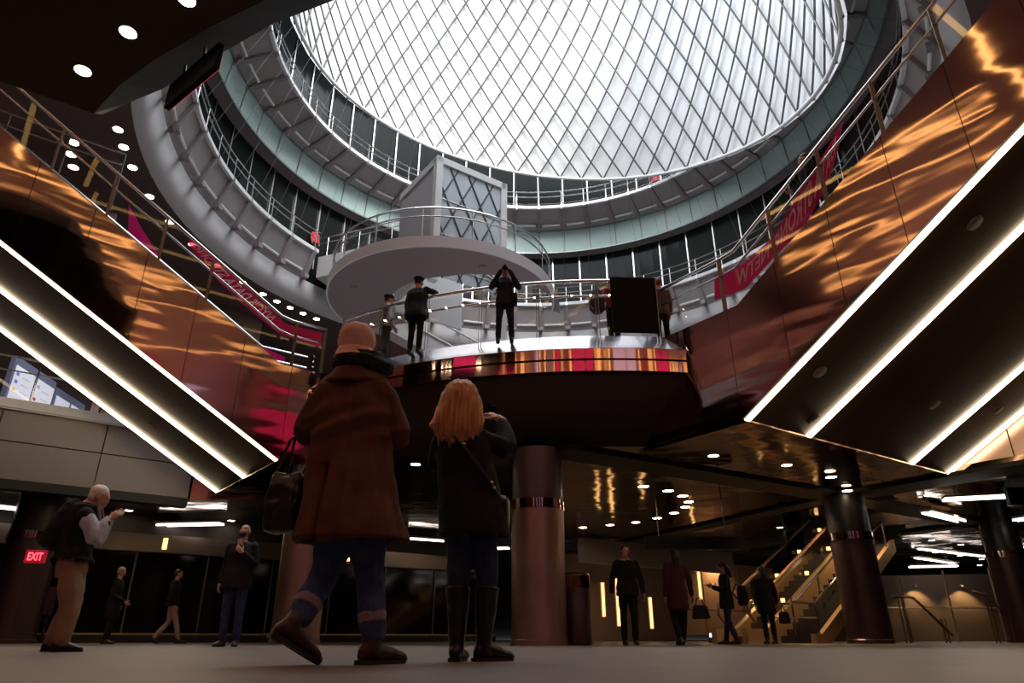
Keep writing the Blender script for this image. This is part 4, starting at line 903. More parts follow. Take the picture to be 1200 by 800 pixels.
DEF = dict(pelvis=(0, 0, .97), waist=(0, 0, 1.12), chest=(0, .005, 1.32), top=(0, -.005, 1.45), neck=(0, 0, 1.50), head=(0, .02, 1.635),
           shR=(.175, -.01, 1.415), elR=(.225, -.03, 1.13), wrR=(.235, .05, .89), shL=(-.175, -.01, 1.415), elL=(-.225, -.03, 1.13), wrL=(-.235, .05, .89),
           hipR=(.088, 0, .93), knR=(.10, .015, .50), anR=(.10, -.02, .085), hipL=(-.088, 0, .93), knL=(-.10, .015, .50), anL=(-.10, -.02, .085))
def person(label, loc, rz=0, H=1.75, J={}, yaw=0, pitch=0, skin=SKIN, top='jacket', topm=F_BLACK, hem=.86, flare=1.0, pantm=F_BLACK, shoem=BLEATHER, hair='short', hairm=HAIRD,
           footR=(0, 0), footL=(0, 0), hands=True, fine=False, wide=1.0, handR=None, handL=None, curl=.6, beard=None, collar=None, extras=None, boot=.0, pant=1.0, face=False):
    t = thing('person', loc, label, 'person', rz=rz); s = H/1.75
    j = {k: V(v)*s for k, v in {**DEF, **J}.items()}
    vx = .008 if fine else .014
    # body
    m = MB(); Rh = rotm(yaw, pitch)
    head_mesh(m, j['head'], Rh, s)
    m.tube([j['top']+(j['neck']-j['top'])*-.3, j['neck'], j['head']+Rh @ V((0, -.015, -.03))*s], [.075*s, .057*s, .056*s], 14)
    pw = wide*s
    def sec(k, rx, ry, dz=0): p = j[k]; return (p.x, p.y, p.z+dz, rx*pw, ry*pw)
    trunk(m, [sec('pelvis', .12, .09, -.10*s), sec('pelvis', .155, .105), sec('waist', .13, .095), sec('chest', .155, .108), sec('top', .13, .08, -.01*s), sec('top', .07, .06, .04*s)])
    for q in 'RL':
        limb(m, [j['sh'+q], j['el'+q], j['wr'+q]], [.052*s, .041*s, .028*s]); limb(m, [j['hip'+q], (j['hip'+q]+j['kn'+q])/2, j['kn'+q], j['kn'+q].lerp(j['an'+q], .3), j['an'+q]], [.082*s, .072*s, .054*s, .054*s, .036*s])
        fa, fp = footR if q == 'R' else footL; Rf = rotm(fa, fp); a = j['an'+q]
        m.ell(a+Rf @ V((0, .06, -.045))*s, (.036*s, .12*s, .032*s), Rf, 10)
    body = remesh(m, vx, 1)
    parts = [body]
    if hands:
        for q, sg in (('R', 1), ('L', -1)):
            h = handR if q == 'R' else handL
            d, n = h if h else ((j['wr'+q]-j['el'+q]), V((sg, 0, 0)))
            parts.append(remesh(hand_mesh(j['wr'+q]+V(d).normalized()*.02*s, d, n, sg, curl, s), .0045 if fine else .006, 1))
    me = mesh_join(parts, 'body'); me.materials.append(skin); me.materials.append(LIPS)
    if face:
        spots = [(j['head']+Rh @ V((q*.031, .083, .016))*s, .011*s) for q in (-1, 1)]+[(j['head']+Rh @ V((q*.010, .094, -.058))*s, .009*s) for q in (-1.6, 0, 1.6)]
        for f in me.polygons:
            c = f.center
            if any((c-p).length < r for p, r in spots): f.material_index = 1
    me.polygons.foreach_set('use_smooth', [True]*len(me.polygons)); obj('body', me, None, t)
    def put(name, me, mt): me.materials.append(mt); me.name = name; return obj(name, me, None, t)
    # trousers
    m = MB(); trunk(m, [sec('pelvis', .13, .10, -.10*s), sec('pelvis', .168, .118), sec('waist', .14, .105, -.02*s)])
    for q in 'RL':
        a = j['an'+q]; k = j['kn'+q]; limb(m, [j['hip'+q], (j['hip'+q]+k)/2, k, k.lerp(a, .5), a.lerp(k, .06+boot)], [.095*s, .086*s*pant, .066*s*pant, .063*s*pant, .055*s*pant])
    put('trousers', remesh(m, vx, 1, folds(11, .009*s, (1, 1, 1.1))), pantm)
    # shoes
    for q in 'RL':
        fa, fp = footR if q == 'R' else footL; Rf = rotm(fa, fp); a = j['an'+q]; m = MB()
        f = lambda o: a+Rf @ V(o)*s
        m.loft([[f((w*math.cos(x), y, -.082+max(0, h*(.5+.5*math.sin(x)))*1.0)) for x in [2*PI*i/12 for i in range(12)]] for y, w, h in ((-.075, .02, .05), (-.06, .034, .085), (-.01, .038, .105), (.06, .040, .085), (.12, .046, .062), (.165, .042, .05), (.195, .020, .03))])
        bt = .06+boot*.42
        m.tube([f((0, -.015, -.05)), f((0, -.012, .0)), a.lerp(j['kn'+q], .0)+(j['kn'+q]-a).normalized()*bt*s], [.045*s, .046*s, (.046+.05*boot)*s], 12)
        sh = put('shoe', remesh(m, .007 if fine else .012, 1, folds(18, .004, (1, 1, 1)) if fine else None), shoem)
        m = MB(); m.loft([[f((w*math.cos(x), y+yy*math.sin(x), z)) for x in [2*PI*i/16 for i in range(16)]] for z, y, w, yy in ((-.087, .06, .043, .137), (-.070, .06, .043, .137))])
        if fine: m.box(f((0, -.045, -.083)), (.07*s, .06*s, .03*s), M=Rf)
        obj('sole', mat('dark_rubber_sole', (.02, .016, .014), .7), None) if False else None
        o = bpy.data.objects.new('sole', m.mesh('sole', mat('dark_rubber_sole', (.02, .016, .014), .7))); COL.objects.link(o); o.parent = sh
    # upper clothing
    if top:
        m = MB(); d = .022*s
        hz = hem*s; hp = j['pelvis']; rr = flare
        secs = [(j['top'].x, j['top'].y, j['top'].z+.035*s, .085*pw, .072*pw), (j['top'].x, j['top'].y, j['top'].z+.005*s, .15*pw, .10*pw), sec('chest', .182, .138), sec('waist', .165, .13), sec('pelvis', .19*rr, .15*rr, .02*s)]
        if hem < .84: secs += [(hp.x, hp.y, hz+.1*s, .2*rr*pw, .165*rr*pw)]
        secs += [(hp.x, hp.y, hz, .195*rr*pw, .16*rr*pw), (hp.x, hp.y, hz, (.195*rr-.035)*pw, (.16*rr-.035)*pw), (hp.x, hp.y, hz+.09*s, (.19*rr-.06)*pw, (.15*rr-.05)*pw)]
        trunk(m, secs)
        for q in 'RL':
            w = j['wr'+q]; e = j['el'+q]; limb(m, [j['sh'+q], j['sh'+q].lerp(e, .5), e, w.lerp(e, .05)], [.078*s, .068*s, .058*s, .046*s])
        put(top, remesh(m, vx, 2, folds(10, .012*s, (1, 1, .6))), topm)
        if collar:
            m = MB(); c = j['neck']; m.tube([c+V((.075*math.cos(x), .07*math.sin(x)-.005, -.02+.02*math.sin(-x)))*s for x in [2*PI*i/14 for i in range(14)]], .024*s, 8, True); put('collar', remesh(m, .012, 1), collar)
    # hair or hat
    c = j['head']; e = lambda mm, o, r, n=16: mm.ell(c+Rh @ (V(o)*s), tuple(x*s for x in r), Rh, n)
    m = MB()
    if hair in ('short', 'fringe', 'bald'):
        if hair == 'bald': e(m, (0, -.045, .02), (.079, .068, .058))
        else: e(m, (0, -.026, .045), (.083, .094, .086)); e(m, (0, -.055, .0), (.074, .06, .07))
        put('hair', remesh(m, .012, 1, folds(60, .004, (1, 1, 1))), hairm)
    elif hair == 'long':
        e(m, (0, -.022, .04), (.086, .098, .092)); limb(m, [c+Rh @ V((0, -.06, .03))*s, c+Rh @ V((0, -.085, -.09))*s, c+Rh @ V((0, -.09, -.22))*s], [.085*s, .085*s, .06*s])
        put('hair', remesh(m, .012, 1, folds(30, .008, (1, 1, .2))), hairm)
    elif hair == 'peaked':
        m.loft([[c+Rh @ V((w*math.cos(x), -.01+w*1.15*math.sin(x), z+.0*math.sin(x)))*s for x in [2*PI*i/20 for i in range(20)]] for z, w in ((.05, .080), (.085, .083), (.10, .105), (.125, .112), (.14, .08))])
        m.loft([[c+Rh @ V((w*math.cos(x), .07+yy*math.sin(x), z-.03*max(0, math.sin(x))))*s for x in [2*PI*i/16 for i in range(16)]] for z, w, yy in ((.052, .075, .065), (.062, .075, .065))])
        put('peaked_cap', remesh(m, .008, 1), hairm)
        m = MB(); e(m, (0, .098, .105), (.018, .008, .02), 8); hp_ = m.mesh('cap_badge', mat('silver_badge', (.7, .7, .65), .3, 1)); obj('cap_badge', hp_, None, t)
        m = MB(); e(m, (0, -.03, .02), (.078, .085, .06)); put('hair', remesh(m, .012, 1), HAIRD)
    elif hair == 'cap':
        e(m, (0, -.012, .05), (.084, .102, .088)); m.loft([[c+Rh @ V((w*math.cos(x), .085+yy*math.sin(x), z-.02*max(0, math.sin(x))))*s for x in [2*PI*i/16 for i in range(16)]] for z, w, yy in ((.048, .07, .075), (.06, .07, .075))])
        put('cap', remesh(m, .01, 1), hairm)
    if beard:
        m = MB(); e(m, (0, .045, -.072), (.058, .05, .05)); e(m, (0, .072, -.09), (.035, .03, .032)); put('beard', remesh(m, .01, 1, folds(50, .004)), beard)
    if extras: extras(t, j, s, put)
    return t
def held(name, label, cat, c, dims, rz, m=BLACK, lens=True, tilt=0):
    t = thing(name, c, label, cat); mb = MB(); M = rotm(rz, tilt)
    mb.bevbox(c, dims, min(dims)*.2, M=M); obj('camera_body' if lens else 'phone_case', mb, m, t)
    if lens:
        mb = MB(); mb.tube([V(c)+M @ V((0, dims[1]*.4, 0)), V(c)+M @ V((0, dims[1]*1.5, 0))], dims[2]*.42, 14); obj('lens', mb, BLACK, t)
        mb = MB(); mb.bevbox(V(c)+M @ V((0, 0, dims[2]*.6)), (dims[0]*.3, dims[1]*.7, dims[2]*.3), .004, M=M); obj('viewfinder', mb, BLACK, t)
    else:
        mb = MB(); mb.box(V(c)+M @ V((0, -dims[1]*.52, 0)), (dims[0]*.9, .002, dims[2]*.92), M=M); obj('phone_screen', mb, mat('phone_glow', (.3, .3, .35), .3, emit=(.6, .65, .8), es=.6), t)
    return t
def PJ(loc, rz, H):
    """pixel + depth offset -> joint in the person's frame at 1.75 m scale"""
    R = Matrix.Rotation(-rz, 3, 'Z'); s = H/1.75
    return lambda u, v, dy=0: tuple((R @ (at_y(u, v, loc[1]+dy)-V(loc)))/s)
# ---------------------------------------------------------------- striding person in the brown coat
g = at_z(424, 778, 0); loc = V((g.x, 3.6, 0)); H = 1.82; q = PJ(loc, 0, H)
J = dict(pelvis=q(411, 604), waist=q(410, 555), chest=q(412, 495), top=q(416, 452), neck=q(419, 438), head=q(418, 407, .04),
         shR=q(450, 462), elR=q(466, 512, .04), wrR=q(440, 497, .30), shL=q(380, 464), elL=q(359, 508, .04), wrL=q(392, 497, .30),
         hipR=q(428, 612), knR=q(434, 676, .05), anR=q(439, 737, .02), hipL=q(397, 612), knL=q(381, 672, .06), anL=q(346, 729, -.10))
for k_, z_ in (('anR', .0875), ('anL', .166)): J[k_] = (J[k_][0], J[k_][1], z_)
def coat_extras(t, j, s, put):
    loc_ = V(t.location)
    def row(v, uL, uR, ry, dy=0): a, b = at_y(uL, v, 3.6)-loc_, at_y(uR, v, 3.6)-loc_; return ((a.x+b.x)/2, dy, (a.z+b.z)/2, (b.x-a.x)/2, ry)
    rows = [row(436, 392, 448, .075), row(444, 382, 453, .095), row(455, 371, 461, .115), row(480, 368, 464, .14), row(520, 366, 458, .145), row(560, 360, 464, .165), row(600, 352, 472, .195), row(634, 345, 478, .215), row(634, 352, 472, .19), row(618, 362, 462, .15)]
    m = MB(); trunk(m, rows, 32)
    for k, sg in (('R', 1), ('L', -1)):
        limb(m, [j['sh'+k]+V((-.02*sg, 0, -.015)), j['sh'+k].lerp(j['el'+k], .5)+V((.005*sg, 0, 0)), j['el'+k], j['el'+k].lerp(j['wr'+k], .5), j['wr'+k]], [.088, .082, .074, .066, .056], 14)
    zv = rows[5][2]; xv = row(620, 380, 382, .1)[0]
    f0 = folds(8, .022, (1, 1, .55))
    def disp(p):
        d = f0(p)
        if p.y < -.05:
            x0 = xv+.02*(p.z-.6)
            if p.z < zv+.05: d += -.030*math.exp(-((p.x-x0)/.012)**2)+.012*math.exp(-((p.x-x0-.035)/.025)**2)   # open vent
            d -= .006*math.exp(-((p.x-(rows[4][0]+.01))/.008)**2)                      # centre seam
            d += .014*math.sin((p.z-.35*p.x)*48)*math.exp(-((p.z-1.16)/.10)**2)             # drawn folds at the waist
        return d
    put('coat', remesh(m, .008, 1, disp), F_COAT)
    m = MB(); c = at_y(419, 441, 3.6)-loc_      # folded collar
    rg = []
    for z, rx, ry in ((.045, .105, .095), (.05, .122, .112), (-.035, .182, .148), (-.052, .178, .142), (-.045, .16, .125), (.0, .11, .095)):
        rg.append([c+V((rx*math.cos(a), ry*math.sin(a), z+.02*math.sin(a))) for a in [2*PI*i/28 for i in range(28)]])
    m.loft(rg); put('coat_collar', remesh(m, .006, 1, folds(12, .005)), F_COAT)
    m = MB(); c = at_y(424, 430, 3.62)-loc_     # bulky scarf
    m.tube([c+V((.118*math.cos(a)+.012, .105*math.sin(a), .012*math.sin(2*a)-.004)) for a in [2*PI*i/24 for i in range(24)]], [.05+.009*math.sin(3*a) for a in range(24)], 12, True)
    m.tube([c+V((.10*math.cos(a)-.004, .092*math.sin(a), .036+.01*math.cos(3*a))) for a in [2*PI*i/24 for i in range(24)]], .042, 12, True)
    put('scarf', remesh(m, .008, 1, folds(26, .012, (1, 1, 1.6))), F_SCARF)
    # cap worn back to front: crown, brim towards us, strap edge
    h = j['head']; Rc = rotm(.03, .06)
    P = lambda x, y, z: h+Rc @ V((x, y, z))
    m = MB(); m.loft([[P(r*1.02*math.cos(a), -.012+r*1.16*math.sin(a), z) for a in [2*PI*i/28 for i in range(28)]] for z, r in ((-.035, .094), (.0, .100), (.035, .104), (.075, .101), (.108, .086), (.132, .058), (.143, .02))])
    me = remesh(m, .006, 2, lambda p: -.0022*(abs(math.sin(3*math.atan2(p.y-h.y, p.x-h.x)+.4)) < .09)+.006*noise.noise(p*20)); put('cap_crown', me, F_CAP)
    m = MB(); rg = []
    for rin, zz, th in ((0, -.022, 0), (.012, -.042, 0), (.030, -.078, 0), (.036, -.086, 0), (.030, -.090, 0), (.016, -.066, 0), (-.006, -.03, 0)):
        rg.append([P((.100+rin*.55)*math.sin(a), -.012-(.114+rin*1.3)*math.cos(a), zz+.010*(1-math.cos(a))) for a in [rad(-84+168*i/24) for i in range(25)]])
    k = len(rg); m._a([p for r in rg for p in r], [(i*25+j, i*25+j+1, ((i+1) % k)*25+j+1, ((i+1) % k)*25+j) for i in range(k) for j in range(24)]+[tuple(i*25 for i in range(k)), tuple(i*25+24 for i in range(k-1, -1, -1))])
    put('cap_brim', remesh(m, .004, 1), F_CAP)
    m = MB(); m.ell(P(0, -.008, .145), (.010, .010, .006), n=8); obj('cap_button', m.mesh('cap_button', F_CAP), None, t)
    m = MB(); m.ell(h+V((0, -.035, -.02)), (.078, .075, .07)); put('hair', remesh(m, .01, 1, folds(50, .004)), HAIRBR)
    for k in 'RL':
        a, kn = j['an'+k], j['kn'+k]; d = (kn-a).normalized(); m = MB(); m.tube([a+d*.095, a+d*.10, a+d*.14, a+d*.15], [.062, .070, .072, .062], 18); put('jeans_cuff', remesh(m, .006, 1, folds(30, .004)), CUFF)
person('person striding in long rust brown coat, back to front pink cap and bulky scarf', loc, 0, H, J, yaw=-.1, pitch=.2, top=None, pantm=F_JEAN, shoem=LEATHER, hair=None, footR=(-.75, 0), footL=(-1.0, -.50), fine=True, boot=.10, pant=1.08, extras=coat_extras,
       handR=((-.5, .2, .6), (.6, -.4, .3)), handL=((.5, .2, .6), (-.6, -.4, .3)), curl=.9)
mp = at_y(417, 486, 3.98); held('mobile_phone', 'phone held up in front by the striding person in the brown coat', 'phone', mp, (.16, .012, .08), 0, lens=False)
bc = at_y(334, 590, 3.62); t = thing('shoulder_bag', bc, "black soft bag hanging at the brown coat person's left side", 'bag')
m = MB(); m.loft([[bc+V((w*math.copysign(abs(math.cos(a))**.6, math.cos(a)), d*math.sin(a), z)) for a in [2*PI*i/20 for i in range(20)]] for z, w, d in ((-.15, .07, .04), (-.14, .095, .06), (0, .105, .07), (.12, .09, .05), (.16, .07, .02))])
o = obj('bag_body', remesh(m, .008, 1, folds(16, .012, (1, 1, 1))), None, t); o.data.materials.append(BLEATHER); o.data.transform(Matrix.Translation(-bc))
for dx in (-.02, .05):
    m = MB(); m.tube([bc+V((-.06+dx, 0, .14)), bc+V((0+dx*.3, -.02, .34)), bc+V((.07, .0, .40)), bc+V((.10, .08, .33)), bc+V((.07+dx, .03, .13))], .008, 6); obj('strap', m, BLEATHER, t)
# ---------------------------------------------------------------- blonde woman photographing
g = at_z(550, 771, 0); loc = V((g.x, 4.1, 0)); H = 1.64; q = PJ(loc, 0, H)
J = dict(pelvis=q(553, 606), waist=q(548, 572), chest=q(543, 538), top=q(540, 512), neck=q(540, 502), head=q(540, 476, .02),
         shR=q(566, 516), elR=q(594, 525, .06), wrR=q(588, 492, .22), shL=q(518, 517), elL=q(512, 545, .10), wrL=q(545, 500, .26),
         hipR=q(565, 618), knR=q(571, 684, .02), anR=q(569, 743, 0), hipL=q(541, 618), knL=q(537, 685, .01), anL=q(536, 745, .0))
for k_ in ('anR', 'anL'): J[k_] = (J[k_][0], J[k_][1], .0875)
def blond_extras(t, j, s, put):
    L_ = V(t.location)
    def row(v, uL, uR, ry, dy=0): a, b = at_y(uL, v, 4.1)-L_, at_y(uR, v, 4.1)-L_; return ((a.x+b.x)/2, dy, (a.z+b.z)/2, (b.x-a.x)/2, ry)
    m = MB(); trunk(m, [row(500, 530, 556, .06), row(508, 517, 566, .09), row(518, 508, 576, .115), row(545, 511, 578, .13), row(575, 513, 586, .135), row(602, 513, 594, .16), row(628, 514, 598, .175), row(628, 520, 591, .15), row(615, 528, 584, .12)], 28)
    for k, sg in (('R', 1), ('L', -1)): limb(m, [j['sh'+k], j['sh'+k].lerp(j['el'+k], .5), j['el'+k], j['el'+k].lerp(j['wr'+k], .85)], [.070, .064, .058, .047], 14)
    put('coat', remesh(m, .008, 2, folds(9, .012, (1, 1, .5))), F_BLACK)
    h = j['head']; P = lambda x, y, z: h+V((x, y, z)); U = lambda u, v, dy: at_y(u, v, 4.1+dy)-L_
    m = MB(); m.ell(P(0, -.018, .045), (.082, .10, .096))
    hr = [(448, 531, 551, .05, -.02), (455, 523, 558, .085, -.025), (466, 518, 563, .098, -.035), (480, 513, 566, .098, -.05), (493, 508, 567, .085, -.07), (503, 505, 566, .068, -.085), (511, 510, 562, .052, -.095), (518, 517, 555, .036, -.10), (524, 527, 545, .02, -.10)]
    trunk(m, [row(v, a, b, ry, dy) for v, a, b, ry, dy in hr], 24)
    for k in range(13):
        f = k/6-1; e = U(536+27*f, 516+7*((k*5) % 3)-9*f*f, -.11+.04*f*f); b = U(537+27*f, 492, -.125+.06*f*f); limb(m, [b, b.lerp(e, .5), e], [.022, .018, .004], 8, 3)
    hm = remesh(m, .006, 1, lambda p: .0035*math.sin((p.x-h.x)*240+7*noise.noise(V((p.x*9, p.y*9, p.z*3))))*(1 if p.z < h.z+.07 else .5)+.006*noise.noise(V((p.x*40, p.y*40, p.z*7))))
    put('long_hair', hm, HAIRB)
person('woman with long blond hair in black coat photographing upward', loc, 0, H, J, pitch=.25, yaw=-.15, top=None, pantm=F_DJEAN, shoem=BLEATHER, hair=None, skin=SKIN2, footR=(-1.0, 0), footL=(-.15, 0), fine=True, boot=.62, pant=.98, extras=blond_extras,
       handR=((-.62, .25, .42), (.35, -.45, .55)), handL=((.2, .3, .8), (-.5, -.5, .2)), curl=.75)
cc = at_y(573, 481, 4.40); held('pocket_camera', "small black camera in the blond woman's raised hand", 'camera', cc, (.11, .035, .07), .1)
bc = at_y(588, 598, 4.12); t = thing('crossbody_bag', bc, "black bag on a studded strap at the blond woman's right hip", 'bag')
m = MB(); m.loft([[bc+V((w*math.copysign(abs(math.cos(a))**.6, math.cos(a)), d*math.sin(a), z)) for a in [2*PI*i/18 for i in range(18)]] for z, w, d in ((-.10, .03, .06), (-.09, .05, .09), (.05, .05, .09), (.08, .03, .06))])
o = obj('bag_body', remesh(m, .008, 1), None, t); o.data.materials.append(BLEATHER); o.data.transform(Matrix.Translation(-bc))
sp = [at_y(520, 512, 4.0), at_y(532, 511, 3.97), at_y(548, 528, 3.945), at_y(565, 552, 3.95), at_y(580, 575, 4.0), at_y(588, 588, 4.08)]
m = MB(); P_, _ = spl(sp, [.01]*6); m.tube(P_, .011, 6); obj('strap', m, BLEATHER, t)
for u, v, y_ in ((544, 520, 3.925), (576, 565, 3.955), (579, 571, 3.965)):
    m = MB(); m.ell(at_y(u, v, y_), (.012, .006, .009), n=8); obj('stud', m, STEEL, t)

# ---------------------------------------------------------------- bent white haired man
loc = V((at_z(68, 761, 0).x, 7.0, 0)); H = 1.72; rz = -1.2; q = PJ(loc, rz, H)
J = dict(pelvis=q(84, 665), waist=q(88, 640), chest=q(94, 612), top=q(101, 594), neck=q(107, 588), head=q(117, 583), shR=q(100, 602, -.2), elR=q(113, 634, -.2), wrR=q(126, 610, -.12), shL=q(102, 600, .2), elL=q(116, 632, .2), wrL=q(128, 608, .08),
         hipR=q(82, 672, -.09), knR=q(83, 712, -.09), anR=q(72, 751, -.12), hipL=q(88, 672, .09), knL=q(81, 712, .09), anL=q(60, 752, .10))
for k_ in ('anR', 'anL'): J[k_] = (J[k_][0], J[k_][1], .0875)
def wh_extras(t, j, s, put):
    m = MB()
    for k in 'RL': limb(m, [j['el'+k].lerp(j['sh'+k], .72), j['el'+k].lerp(j['sh'+k], .4), j['el'+k], j['wr'+k].lerp(j['el'+k], .1)], [.082, .078, .068, .055], 12)
    put('shirt_sleeves', remesh(m, .012, 1, folds(16, .008)), F_LBLUE)
person('white haired man bent over a camera in dark vest and khaki trousers', loc, rz, H, J, pitch=-.25, skin=SKIN2, topm=F_BLACK, pantm=F_KHAKI, hair='short', hairm=HAIRW, wide=1.2, pant=1.35, hem=.84, footR=(0, 0), footL=(.1, 0), extras=wh_extras,
       handR=((.1, .5, .5), (.6, -.4, .2)), handL=((-.1, .5, .5), (-.6, -.4, .2)), curl=.8)
held('compact_camera', 'small camera held up by the white haired man', 'camera', at_y(134, 600, 7.0), (.10, .035, .065), rz)
bp = at_y(74, 615, 6.95); t = thing('backpack', bp, 'black backpack on the back of the white haired man', 'backpack'); M_ = rotm(rz, -.35)
m = MB(); m.loft([[bp+M_ @ V((w*math.copysign(abs(math.cos(a))**.6, math.cos(a)), d*math.sin(a), z)) for a in [2*PI*i/20 for i in range(20)]] for z, w, d in ((-.24, .10, .06), (-.22, .15, .10), (0, .16, .12), (.2, .13, .09), (.26, .08, .05))])
o = obj('pack_body', remesh(m, .014, 1, folds(14, .012, (1, 1, 1))), None, t); o.data.materials.append(F_BLACK); o.data.transform(Matrix.Translation(-bp))
for sg in (-1, 1):
    m = MB(); m.tube([bp+M_ @ V((.11*sg, .08, .2)), bp+M_ @ V((.13*sg, .2, .28)), bp+M_ @ V((.14*sg, .34, .1)), bp+M_ @ V((.13*sg, .2, -.15))], .018, 6); obj('shoulder_strap', m, mat('grey_strap', (.2, .18, .16), .6), t)

# ---------------------------------------------------------------- bearded man looking up
loc = V((at_y(267, 755, 11.3).x, 11.3, 0)); rz = PI
def brd(t, j, s, put):
    m = MB(); c = j['top']; m.loft([[c+V((x, y, z)) for x, y in ((-w, .11), (w, .11), (w*.9, .13), (-w*.9, .13))] for z, w in ((.07, .055), (0, .05), (-.12, .02), (-.16, .006))]); put('shirt_front', remesh(m, .01, 1), mat('pale_pink_shirt', (.5, .36, .36), .7))
    m = MB(); e = j['head']+rotm(0, .45) @ V((0, .088, .018)); m.tube([e+V((x*.07, 0, 0)) for x in (-1, -.5, 0, .5, 1)], .006, 6); obj('spectacles', m.mesh('spectacles', BLACK), None, t)
person('bearded man in dark jacket looking up with one hand at his chest', loc, rz, 1.80, dict(elL=(-.24, .0, 1.15), wrL=(-.10, .20, 1.30), head=(0, .0, 1.645)), pitch=.45, topm=F_BLACK, pantm=F_DJEAN, hair='bald', hairm=HAIRD, beard=HAIRD, hem=.80, wide=1.12, footR=(-.25, 0), footL=(.25, 0), face=True, extras=brd, handL=((.6, .1, .5), (0, .9, .1)), curl=.6)

# ---------------------------------------------------------------- other people on the concourse
def at_foot(u, y): return V((at_y(u, 752, y).x, y, 0))
person('grey haired person in black by the dark glass doors, head bowed', at_foot(124, 17.0), -1.3, 1.66, dict(wrR=(.2, .25, .95), elR=(.23, .0, 1.1)), pitch=-.3, topm=F_BLACK, hair='short', hairm=mat('grey_hair', (.3, .26, .24), .7), hem=.6)
person('person in pale trousers walking before the glass doors', at_foot(194, 18.2), -1.2, 1.72, dict(knR=(.09, .16, .5), anR=(.09, .28, .085), knL=(-.09, -.02, .5), anL=(-.09, -.3, .12)), topm=F_BLACK, pantm=mat('pale_trousers', (.42, .30, .25), .8), footL=(0, -.4))
person('dark figure in a suit walking away right of the litter bin', at_foot(739, 14.0), PI, 1.80, dict(elR=(.27, -.03, 1.14), elL=(-.27, -.03, 1.14), wrR=(.30, .02, .90), wrL=(-.30, .02, .90)), topm=F_BLACK, hair='short', hem=.84, wide=1.1, collar=mat('white_collar', (.5, .45, .42), .7))
person('figure in a dark red coat carrying a handbag', at_foot(799, 14.2), .2, 1.76, dict(elR=(.26, -.03, 1.14), wrR=(.32, .04, .90), anR=(.08, .12, .085), anL=(-.08, -.14, .09)), topm=mat('dark_red_cloth', (.06, .012, .014), .8), hair='long', hairm=HAIRD, hem=.62, flare=1.05)
hb = at_y(821, 716, 14.2); t = thing('handbag', hb, 'black handbag carried by the figure in the dark red coat', 'bag')
m = MB(); m.loft([[hb+V((w*math.copysign(abs(math.cos(a))**.6, math.cos(a)), .07*math.sin(a), z)) for a in [2*PI*i/16 for i in range(16)]] for z, w in ((-.14, .15), (-.12, .18), (.08, .14), (.11, .11))]); obj('bag_body', m, BLEATHER, t)
m = MB(); m.tube([hb+V((-.09, 0, .1)), hb+V((-.05, 0, .24)), hb+V((.03, 0, .24)), hb+V((.08, 0, .1))], .012, 6); obj('bag_handle', m, BLEATHER, t)
person('person with a backpack looking at a phone near the escalator', at_foot(857, 16.2), 1.35, 1.70, dict(elR=(.21, .03, 1.13), wrR=(.13, .27, 1.22), elL=(-.21, .03, 1.13), wrL=(-.08, .26, 1.20), anR=(.1, .1, .085), anL=(-.1, -.12, .085)), pitch=-.35, topm=F_BLACK, pantm=F_DJEAN, hair='long', hairm=HAIRD, hem=.74)
p = at_y(838.5, 687, 16.25); held('mobile_phone', 'phone in the hands of the person near the escalator', 'phone', p, (.075, .012, .15), 1.35, lens=False)
bp = at_y(870, 697, 16.2); t = thing('backpack', bp, 'dark backpack worn by the phone user near the escalator', 'backpack')
m = MB(); m.loft([[bp+V((.11*k*math.cos(a), .14*k*math.sin(a), z)) for a in [2*PI*i/16 for i in range(16)]] for z, k in ((-.22, .7), (-.18, 1), (.1, 1), (.2, .6))]); obj('pack_body', m, F_BLACK, t)
m = MB(); m.tube([bp+V((-.06, -.1, .18)), bp+V((-.16, -.11, .22)), bp+V((-.25, -.1, .05)), bp+V((-.1, -.1, -.15))], .015, 6); obj('shoulder_strap', m, F_BLACK, t)
person('person in a long dark coat walking towards the escalator', at_foot(904, 17.0), .1, 1.68, dict(elR=(.24, -.03, 1.14), wrR=(.29, .02, .9)), topm=F_BLACK, hair='long', hairm=HAIRD, hem=.66, flare=1.12)
hb = at_y(919, 722, 17.0); t = thing('handbag', hb, 'dark bag carried by the person in the long coat at the escalator', 'bag')
m = MB(); m.loft([[hb+V((w*math.cos(a), .06*math.sin(a), z)) for a in [2*PI*i/14 for i in range(14)]] for z, w in ((-.16, .10), (-.13, .14), (.06, .12), (.1, .08))]); obj('bag_body', m, BLEATHER, t)
m = MB(); m.tube([hb+V((-.06, 0, .08)), hb+V((-.02, 0, .25)), hb+V((.06, 0, .08))], .012, 6); obj('bag_handle', m, BLEATHER, t)

# ---------------------------------------------------------------- people on the balcony and above
def on_deck(u, v, H, z=ZD): p = at_z(u, v, z+H); return V((p.x, p.y, z))
person('officer in peaked cap and pale shirt under dark vest, seen in profile', on_deck(456, 342, 1.90), -1.25, 1.78, dict(elR=(.22, .02, 1.13), wrR=(.17, .15, .92)), topm=mat('pale_blue_uniform_shirt', (.42, .45, .55), .8, var=(9, .5)), pantm=F_NAVY, hair='peaked', hairm=F_NAVY, hem=.93, face=True)
person('broad officer seen from behind raising a phone with one arm', on_deck(491, 321, 1.96), -.35, 1.84, dict(shR=(.2, .0, 1.45), elR=(.36, .14, 1.40), wrR=(.22, .32, 1.52)), topm=F_NAVY, pantm=F_BLACK, hair='peaked', hairm=F_NAVY, wide=1.30, hem=.80)
p = on_deck(491, 321, 1.96); held('mobile_phone', 'phone raised by the broad officer on the balcony', 'phone', p+V((.33, .25, 1.66)), (.075, .012, .15), -.35, lens=False)
pl = on_deck(592, 311, 1.84)
